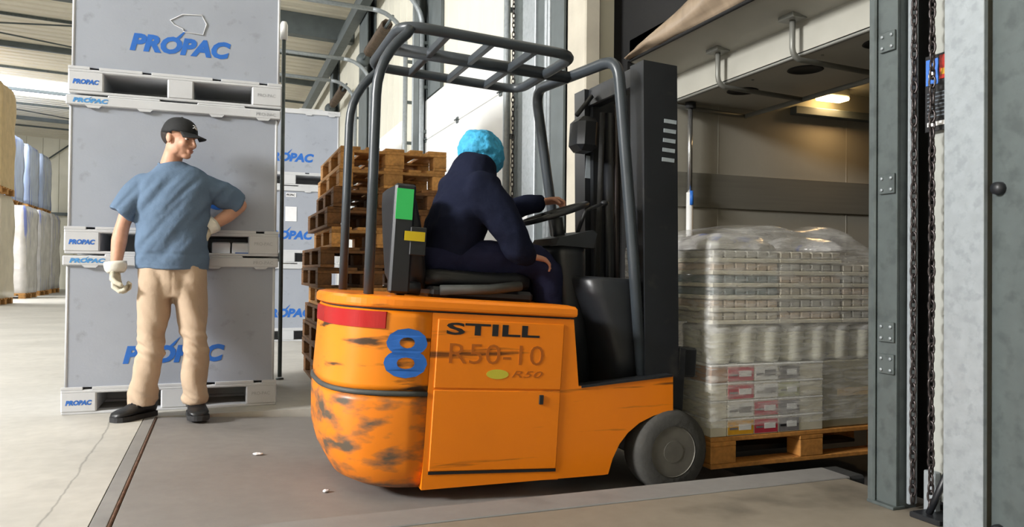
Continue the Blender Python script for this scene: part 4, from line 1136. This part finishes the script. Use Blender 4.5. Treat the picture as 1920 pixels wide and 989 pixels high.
def add_hand(mb, wrist, d, nrm, thumb, curl=(35, 45, 35), sc=1.0, rad=.0092, spread=0.0, tcurl=25):
    d = V(d).normalized(); nrm = V(nrm); nrm = (nrm-d*nrm.dot(d)).normalized(); s = V(thumb); s = (s-d*s.dot(d)-nrm*s.dot(nrm)).normalized()
    w = V(wrist)
    mb.tube([w-d*.01, w+d*.03*sc, w+d*.07*sc, w+d*.095*sc], 1, 14, ab=[(.026*sc, .018*sc), (.036*sc, .018*sc), (.042*sc, .016*sc), (.040*sc, .013*sc)], ref=s)
    ln = (.92, 1.04, 1.0, .78)
    for i in range(4):
        off = (.031-.0205*i)*sc
        p = w+d*(.088-.006*(i == 3))*sc+s*off
        ang = 0; q = [p-d*.02*sc, p]; rr = [rad*1.05*sc, rad*1.08*sc]
        for j, L_ in enumerate((.043, .027, .021)):
            ang += R(curl[j]+4*i)
            dirv = (d*math.cos(ang)+nrm*math.sin(ang)+s*spread*(1.5-i)*.3).normalized()
            p = p+dirv*(L_*ln[i]*sc); q.append(p); rr.append(rad*(1.0-.09*j)*sc)
        mb.tube(q, rr, 10)
        for a_, b_ in zip(q, rr): mb.ell(a_, (b_, b_, b_), 10, 6)
    p = w+d*.022*sc+s*.030*sc; q = [p]; rr = [rad*1.25*sc]
    td = (s*.75+d*.75+nrm*.25).normalized()
    for j, L_ in enumerate((.042, .032, .026)):
        p = p+td*(L_*sc); q.append(p); rr.append(rad*(1.15-.1*j)*sc)
        td = (Matrix.Rotation(R(0), 3, 'X') @ td)
        td = (td*math.cos(R(tcurl))+(nrm*.75-s*.65).normalized()*math.sin(R(tcurl))).normalized()
    mb.tube(q, rr, 10)
    for a_, b_ in zip(q, rr): mb.ell(a_, (b_, b_, b_), 10, 6)

# ---- the standing worker
man = thing('person', 'standing worker in black cap, blue T-shirt and khaki trousers, hand on hip', 'person', (-.265, 4.99, 0))
HC = V((-.240, 4.985, 1.648)); HB = frame((.80, -.58, -.14), (0.05, 0, 1))
bd = MB()
add_head(bd, HC, HB)
limb(bd, [(-.285, 5.02, 1.40), (-.283, 5.01, 1.50), (-.262, 5.0, 1.575), (-.25, 4.995, 1.63)], [(.075, .07), (.058, .060), (.054, .058), (.056, .06)])
tp, tv = smooth_path([(-.265, 5.02, .78), (-.265, 5.02, .90), (-.268, 5.02, 1.06), (-.27, 5.01, 1.24), (-.268, 5.01, 1.34), (-.272, 5.015, 1.42)], [(.155, .10), (.15, .095), (.135, .09), (.155, .10), (.15, .085), (.08, .06)])
limb(bd, tp, tv)
armL = [(-.425, 5.01, 1.365), (-.485, 5.0, 1.27), (-.530, 4.99, 1.13), (-.548, 4.97, 1.03), (-.562, 4.95, .875)]
p_, v_ = smooth_path(armL, [(.040, .040), (.044, .048), (.039, .041), (.043, .042), (.027, .030)]); limb(bd, p_, v_)
armR = [(-.11, 5.02, 1.37), (.005, 5.06, 1.335), (.112, 5.10, 1.272), (.035, 5.06, 1.20), (-.062, 5.0, 1.128)]
p_, v_ = smooth_path(armR[:3], [(.040, .040), (.044, .048), (.040, .042)]); limb(bd, p_, v_, (0, 1, 0))
p_, v_ = smooth_path(armR[2:], [(.040, .042), (.043, .042), (.028, .030)]); limb(bd, p_, v_, (0, 1, 0))
legL = [(-.355, 5.0, .80), (-.362, 4.975, .60), (-.367, 4.955, .42), (-.395, 4.985, .25), (-.410, 5.0, .06)]
legR = [(-.175, 5.0, .80), (-.155, 4.97, .60), (-.140, 4.94, .41), (-.135, 4.945, .25), (-.132, 4.955, .06)]
for lg in (legL, legR):
    p_, v_ = smooth_path(lg, [(.082, .085), (.070, .075), (.052, .056), (.048, .052), (.036, .040)]); limb(bd, p_, v_)
body = bd.remesh('body', 'skin', man, None, .0055, 3)
face_parts(HC, HB, man)
# short hair round the back and sides, under the cap
hm = MB(); hm.ell(HC+HB @ V((-.018, 0, .022)), (.096, .0795, .085), 24, 16, rot=HB)
hb = hm.remesh('hair', 'hair', man, None, .006, 2)
import numpy as np
def cut_mesh(o, keep):
    me = o.data; bm = bmesh.new(); bm.from_mesh(me); W = world_of(o)
    bmesh.ops.delete(bm, geom=[v for v in bm.verts if not keep(W @ v.co)], context='VERTS'); bm.to_mesh(me); bm.free(); me.shade_smooth()
HBi = HB.inverted()
def in_head(c): return HBi @ (c-HC)
cut_mesh(hb, lambda c: (in_head(c).x < .01 or in_head(c).z > .03) and in_head(c).z > -.045+max(0, in_head(c).x+.05)*.5)
# cap
def cap_pt(p): return HC+HB @ V(p)
cm = MB(); rings = []
for i in range(11):
    ph = i/10*math.pi/2; z = .030+.094*math.sin(ph); f = math.cos(ph)**.75
    rings.append([cap_pt((-.010+(.108 if math.cos(t) > 0 else .108)*f*math.cos(t)+.01*f, .089*f*math.sin(t), z-(.012 if math.cos(t) < 0 else 0)*(1-i/10))) for t in [2*math.pi*k/36 for k in range(36)]])
cm.loft(rings, True, cap0=False); crown = cm.build('cap', 'cap_black', man)
so = crown.modifiers.new('solid', 'SOLIDIFY'); so.thickness = .003
vs = []; nb = 16
for j in range(7):
    u = j/6
    for k in range(nb+1):
        t = -.98+1.96*k/nb
        rr = 1+u*.72*math.cos(t*.95)**.8
        vs.append(cap_pt((.104*math.cos(t)*rr+.002, .090*math.sin(t)*(1+.03*u), .036-.020*u-.022*(math.sin(t))**2*u)))
fs = [(j*(nb+1)+k, j*(nb+1)+k+1, (j+1)*(nb+1)+k+1, (j+1)*(nb+1)+k) for j in range(6) for k in range(nb)]
bm_ = MB().add(vs, fs, True).build('brim', 'cap_black', crown); so = bm_.modifiers.new('solid', 'SOLIDIFY'); so.thickness = .005
MB().ell(cap_pt((.0, 0, .124)), (.008, .008, .005), 10, 6, rot=HB).build('button', 'cap_black', crown)
em = MB(); em.tube([cap_pt((.104, .020, .060)), cap_pt((.109, .004, .064)), cap_pt((.107, -.012, .072)), cap_pt((.104, -.022, .066))], [.003, .005, .004, .002], 6)
em.tube([cap_pt((.102, .012, .076)), cap_pt((.104, -.004, .080)), cap_pt((.099, -.018, .084))], [.002, .003, .002], 6); em.build('emblem', 'label_white', crown)
# T-shirt
sm = MB()
tp, tv = smooth_path([(-.265, 5.0, .868), (-.264, 5.0, .95), (-.268, 5.0, 1.08), (-.270, 5.0, 1.22), (-.268, 5.0, 1.34), (-.268, 5.005, 1.405), (-.272, 5.01, 1.445), (-.277, 5.01, 1.475), (-.281, 5.01, 1.502)],
                     [(.203, .138), (.202, .138), (.200, .140), (.206, .138), (.218, .128), (.205, .112), (.160, .095), (.105, .080), (.066, .066)], 6)
sm.tube(tp, 1, 36, ab=tv, ref=(1, 0, 0))
def sleeve(pts, ab, ref):
    p_, v_ = smooth_path(pts, ab, 5); sm.tube(p_, 1, 24, ab=v_, ref=ref); sm.ell(p_[0], (ab[0][0], ab[0][1], ab[0][0]), 18, 12)
sleeve([(-.415, 5.005, 1.355), (-.480, 5.0, 1.28), (-.542, 4.99, 1.185)], [(.078, .078), (.077, .080), (.074, .082)], (1, 0, 0))
sleeve([(-.115, 5.015, 1.365), (-.005, 5.055, 1.335), (.098, 5.09, 1.275)], [(.080, .082), (.078, .078), (.070, .072)], (0, 1, 0))
def shirt_fold(c, q):
    s, t = .77*c.x-.63*c.z, .63*c.x+.77*c.z
    a = noise.noise(V((s*13, t*2.2, c.y*4)))*.019+noise.noise(V((s*30, t*5, c.y*9+5)))*.007+.004
    hem = .006*math.exp(-((c.z-.955)/.012)**2)+.004*math.exp(-((c.z-.885)/.01)**2)
    return a*min(1, max(.15, (1.47-c.z)/.12))*min(1, max(.25, (c.z-.86)/.12))-hem*.6
shirt = sm.remesh('t_shirt', 'shirt_blue', man, None, .0075, 5, shirt_fold)
col_ = MB().torus((-.282, 5.008, 1.492), .066, .0085, 30, 8, Matrix.Rotation(R(14), 3, 'X')); col_.build('collar', 'shirt_blue', shirt)
# trousers
pm = MB()
tp, tv = smooth_path([(-.264, 5.0, .93), (-.264, 5.0, .86), (-.264, 5.0, .78), (-.264, 5.0, .70)], [(.182, .120), (.186, .126), (.190, .130), (.165, .115)])
pm.tube(tp, 1, 32, ab=tv, ref=(1, 0, 0))
pL, vL = smooth_path([(-.350, 5.0, .90), (-.352, 4.995, .78), (-.360, 4.98, .64), (-.367, 4.96, .44), (-.385, 4.97, .30), (-.410, 4.995, .17), (-.412, 5.0, .070)], [(.085, .105), (.098, .126), (.090, .112), (.069, .088), (.069, .088), (.074, .092), (.070, .090)], 6)
pR, vR = smooth_path([(-.178, 5.0, .90), (-.176, 4.995, .78), (-.158, 4.975, .64), (-.141, 4.945, .44), (-.136, 4.94, .30), (-.134, 4.945, .18), (-.132, 4.95, .085)], [(.085, .105), (.098, .126), (.090, .112), (.067, .088), (.067, .088), (.073, .092), (.070, .090)], 6)
pm.tube(pL, 1, 26, ab=vL, ref=(1, 0, 0)); pm.tube(pR, 1, 26, ab=vR, ref=(1, 0, 0))
def pants_fold(c, q):
    low = max(0, 1-(c.z-.06)/.16); kn = math.exp(-((c.z-.42)/.10)**2)
    a = noise.noise(V((c.x*11+c.z*7, c.y*9, c.z*3.5)))*.018
    a += (low*.030+kn*.020)*noise.noise(V((c.x*7, c.y*6, c.z*26+c.x*14)))
    fly = -.004*math.exp(-((c.x+.262)/.006)**2)*(c.y < 4.95)*(.72 < c.z < .9)
    return a+fly
pants = pm.remesh('trousers', 'pants_khaki', man, None, .0075, 4, pants_fold)
# gloves
g1 = MB(); add_hand(g1, (-.563, 4.948, .862), (.10, -.10, -1), (.9, -.35, 0), (-.1, -1, 0), (46, 56, 40), 1.12, .0122, tcurl=32)
glo = g1.remesh('glove', 'glove', man, None, .0042, 2)
MB().loft([[V((-.562, 4.95, .875))+V((.10, -.10, -1)).normalized()*h_+V((1, 0, .1))*(r_*math.cos(t))+V((0, 1, -.1))*(r_*.85*math.sin(t)) for t in [2*math.pi*k/24 for k in range(24)]] for (h_, r_) in ((-.030, .056), (-.034, .060), (-.015, .062), (.010, .058), (.022, .050), (.030, .042))], True, cap0=False, cap1=False).build('cuff', 'glove_cuff', glo).modifiers.new('solid', 'SOLIDIFY').thickness = .004
g2 = MB(); add_hand(g2, (-.066, 4.995, 1.120), (-.55, -.45, -.75), (-.5, .75, -.2), (-.3, -.1, .9), (12, 18, 12), 1.06, .0108)
glo2 = g2.remesh('glove', 'glove', man, None, .0042, 2)
dr = V((-.7, -.35, -.55)).normalized(); s1 = dr.orthogonal().normalized(); s2 = dr.cross(s1)
MB().loft([[V((-.062, 5.0, 1.128))+dr*h_+s1*(r_*math.cos(t))+s2*(r_*math.sin(t)) for t in [2*math.pi*k/24 for k in range(24)]] for (h_, r_) in ((-.030, .050), (-.034, .053), (-.012, .050), (.012, .044), (.028, .040))], True, cap0=False, cap1=False).build('cuff', 'glove_cuff', glo2).modifiers.new('solid', 'SOLIDIFY').thickness = .004
# shoes
def shoe(heel, toe, zb):
    h_ = V((heel[0], heel[1], zb)); d = V((toe[0], toe[1], zb))-h_; L_ = d.length; d.normalize(); s = V((-d.y, d.x, 0)); rings = []
    for (u, w_, ht) in ((0.0, .030, .10), (.03, .042, .125), (.12, .048, .14), (.30, .050, .138), (.42, .051, .108), (.54, .053, .088), (.67, .057, .072), (.80, .057, .065), (.92, .048, .057), (.98, .032, .047), (1.0, .014, .036)):
        rings.append([h_+d*(L_*u)+s*(w_*math.copysign(abs(math.cos(t))**.75, math.cos(t)))+V((0, 0, .020+(ht-.020)*(.5+.5*math.sin(t)))) for t in [2*math.pi*k/24 for k in range(24)]])
    up = MB().loft(rings, True).build('shoe', 'shoe_black', man)
    rings = []
    for (u, w_) in ((-.015, .026), (.02, .042), (.15, .050), (.40, .049), (.60, .057), (.80, .060), (.93, .050), (1.0, .030), (1.02, .014)):
        rings.append([h_+d*(L_*u)+s*(w_*sx)+V((0, 0, z_)) for (sx, z_) in ((-1, .0), (1, .0), (1.03, .012), (1, .028), (-1, .028), (-1.03, .012))])
    MB().loft(rings, False).build('sole', 'sole_dark', up)
    for k in range(5):
        u = .34+.065*k; zz = .132-.013*k-(.008 if k else 0)
        sg_ = 1 if k % 2 else -1
        MB().tube([h_+d*(L_*u)+s*(.026*sg_)+V((0, 0, zz-.010)), h_+d*(L_*(u+.02))+V((0, 0, zz+.006)), h_+d*(L_*(u+.05))-s*(.026*sg_)+V((0, 0, zz-.016))], .0032, 6).build('lace', 'lace', up)
    return up
shoe((-.362, 5.062), (-.553, 4.862), .001)
shoe((-.136, 5.028), (-.100, 4.765), .001)

# ---- the driver (leveller frame, seated, looking down and away)
dr_ = thing('person', 'seated forklift driver in navy sweatshirt and blue hair net, hand on steering wheel', 'person', tuple(LM @ V((1.32, 3.5, .955))))
HC2 = V((1.42, 3.525, 1.482)); HB2 = frame((.58, .62, -.55), (.45, .30, 1))
bd = MB(); add_head(bd, HC2, HB2)
limb(bd, [(1.37, 3.5, 1.34), (1.385, 3.5, 1.40), (1.405, 3.51, 1.46)], [(.075, .075), (.06, .06), (.056, .056)])
tor, tvv = smooth_path([(1.29, 3.5, 1.0), (1.30, 3.5, 1.10), (1.33, 3.5, 1.24), (1.365, 3.5, 1.33), (1.38, 3.5, 1.38)], [(.11, .165), (.105, .15), (.11, .17), (.10, .17), (.075, .10)])
limb(bd, tor, tvv, (1, 0, 0))
d_aN = [(1.375, 3.30, 1.315), (1.455, 3.235, 1.19), (1.53, 3.215, 1.065), (1.565, 3.24, 1.045), (1.595, 3.265, 1.04)]
d_aF = [(1.385, 3.70, 1.325), (1.49, 3.77, 1.27), (1.60, 3.79, 1.255), (1.72, 3.745, 1.31), (1.83, 3.70, 1.345)]
for a_ in (d_aN, d_aF):
    p_, v_ = smooth_path(a_, [(.052, .055), (.047, .05), (.040, .042), (.038, .038), (.027, .029)]); limb(bd, p_, v_, (0, 1, 0))
add_hand(bd, (1.595, 3.265, 1.04), (.97, .12, -.14), (-.1, 0, -1), (.1, 1, 0), (18, 28, 20), .95)
add_hand(bd, (1.83, 3.70, 1.345), (.92, -.30, .18), (-.1, -.25, -.95), (-.1, -1, .2), (38, 55, 40), .95)
d_lN = [(1.27, 3.40, .99), (1.48, 3.36, 1.01), (1.70, 3.335, 1.0), (1.75, 3.345, .80), (1.76, 3.36, .545)]
d_lF = [(1.27, 3.60, .99), (1.48, 3.62, 1.01), (1.70, 3.63, 1.0), (1.77, 3.63, .80), (1.79, 3.63, .545)]
for l_ in (d_lN, d_lF):
    p_, v_ = smooth_path(l_, [(.085, .09), (.075, .08), (.054, .056), (.050, .05), (.036, .038)]); limb(bd, p_, v_, (0, 1, 0))
dbody = bd.remesh('body', 'skin_driver', dr_, LM, .007, 3)
sm = MB()
tor, tvv = smooth_path([(1.295, 3.5, .955), (1.295, 3.5, 1.05), (1.315, 3.5, 1.16), (1.345, 3.5, 1.27), (1.37, 3.5, 1.36), (1.385, 3.5, 1.43), (1.40, 3.51, 1.475), (1.408, 3.515, 1.505)], [(.135, .205), (.135, .205), (.14, .215), (.135, .225), (.13, .215), (.112, .165), (.094, .105), (.084, .084)], 6)
sm.tube(tor, 1, 32, ab=tvv, ref=(1, 0, 0))
for pts in (d_aN, d_aF):
    p_, v_ = smooth_path(pts, [(.090, .092), (.078, .080), (.066, .068), (.056, .056), (.042, .042)]); p_, v_ = p_[:-1], v_[:-1]
    limb(sm, p_, v_, (0, 1, 0))
def sweat_fold(c, q): return noise.noise(V((c.x*9, c.y*9, c.z*13)))*.012+noise.noise(c*28)*.004
sw_ = sm.remesh('sweatshirt', 'navy', dr_, LM, .010, 5, sweat_fold)
pm = MB()
pm.ell((1.27, 3.5, .985), (.16, .215, .095), 24, 14)
for l_ in (d_lN, d_lF):
    p_, v_ = smooth_path(l_, [(.105, .105), (.095, .095), (.074, .074), (.070, .068), (.066, .064)]); limb(pm, p_, v_, (0, 1, 0))
pm.remesh('trousers', 'navy_pants', dr_, LM, .010, 5, sweat_fold)
# hair net: puffy, gathered edge
nm = MB(); nm.ell(HC2+HB2 @ V((-.022, 0, .036)), (.128, .112, .105), 28, 18, rot=HB2)
hn = nm.remesh('hair_net', 'hairnet', dr_, LM, .006, 3, lambda c, q: noise.noise(c*26)*.010+noise.noise(c*60)*.004)
HCw = LM @ HC2; HBw = (LM.to_3x3() @ HB2).inverted()
cut_mesh(hn, lambda c: (HBw @ (c-HCw)).z > -.050+.45*max(0, (HBw @ (c-HCw)).x+.02))
hn.modifiers.new('solid', 'SOLIDIFY').thickness = .003
def face2():
    def pt(p): return LM @ (HC2+HB2 @ V(p))
    for s in (-1, 1):
        e = MB().ell(pt((.082, s*.031, -.002)), (.012, .013, .0085), 12, 8, rot=LM.to_3x3() @ HB2).build('eye', 'eye_white', dr_)
face2()
def dshoe(x, y):
    rings = []
    for (u, w_, ht) in ((0.0, .03, .07), (.05, .038, .10), (.30, .040, .11), (.5, .045, .08), (.75, .048, .06), (.93, .038, .05), (1.0, .014, .035)):
        rings.append([(x-.06+.27*u, y+w_*math.copysign(abs(math.cos(t))**.75, math.cos(t)), .457+ht*(.5+.5*math.sin(t))) for t in [2*math.pi*k/20 for k in range(20)]])
    MB().loft(rings, True).build('shoe', 'shoe_black', dr_, LM)
dshoe(1.76, 3.36); dshoe(1.79, 3.63)

# ---- litter on the floor
for i, (x, y, r_, lab) in enumerate([(-1.02, 4.22, .028, 'crumpled white paper scrap on the pale floor left of the crack'), (-.86, 3.5, .02, 'tiny white scrap on the pale floor nearer the camera'), (.18, 3.95, .022, 'small white scrap on the leveller plate in front of the crates'), (.42, 3.25, .018, 'small white scrap on the leveller plate nearer the camera')]):
    zz = 0 if x < -.4 else -(x+.343)*math.tan(TILT)
    mm = MB(); mm.ell((x, y, zz+.005), (r_, r_*.7, .005), 12, 6)
    mm.v = [V((p.x+noise.noise(p*60)*.01, p.y+noise.noise(p*55+V((3, 1, 0)))*.01, max(zz+.0005, p.z+abs(noise.noise(p*80))*.006))) for p in mm.v]
    tag(mm.build('paper_scrap', 'paper'), lab, 'litter', 'litter on the floor')
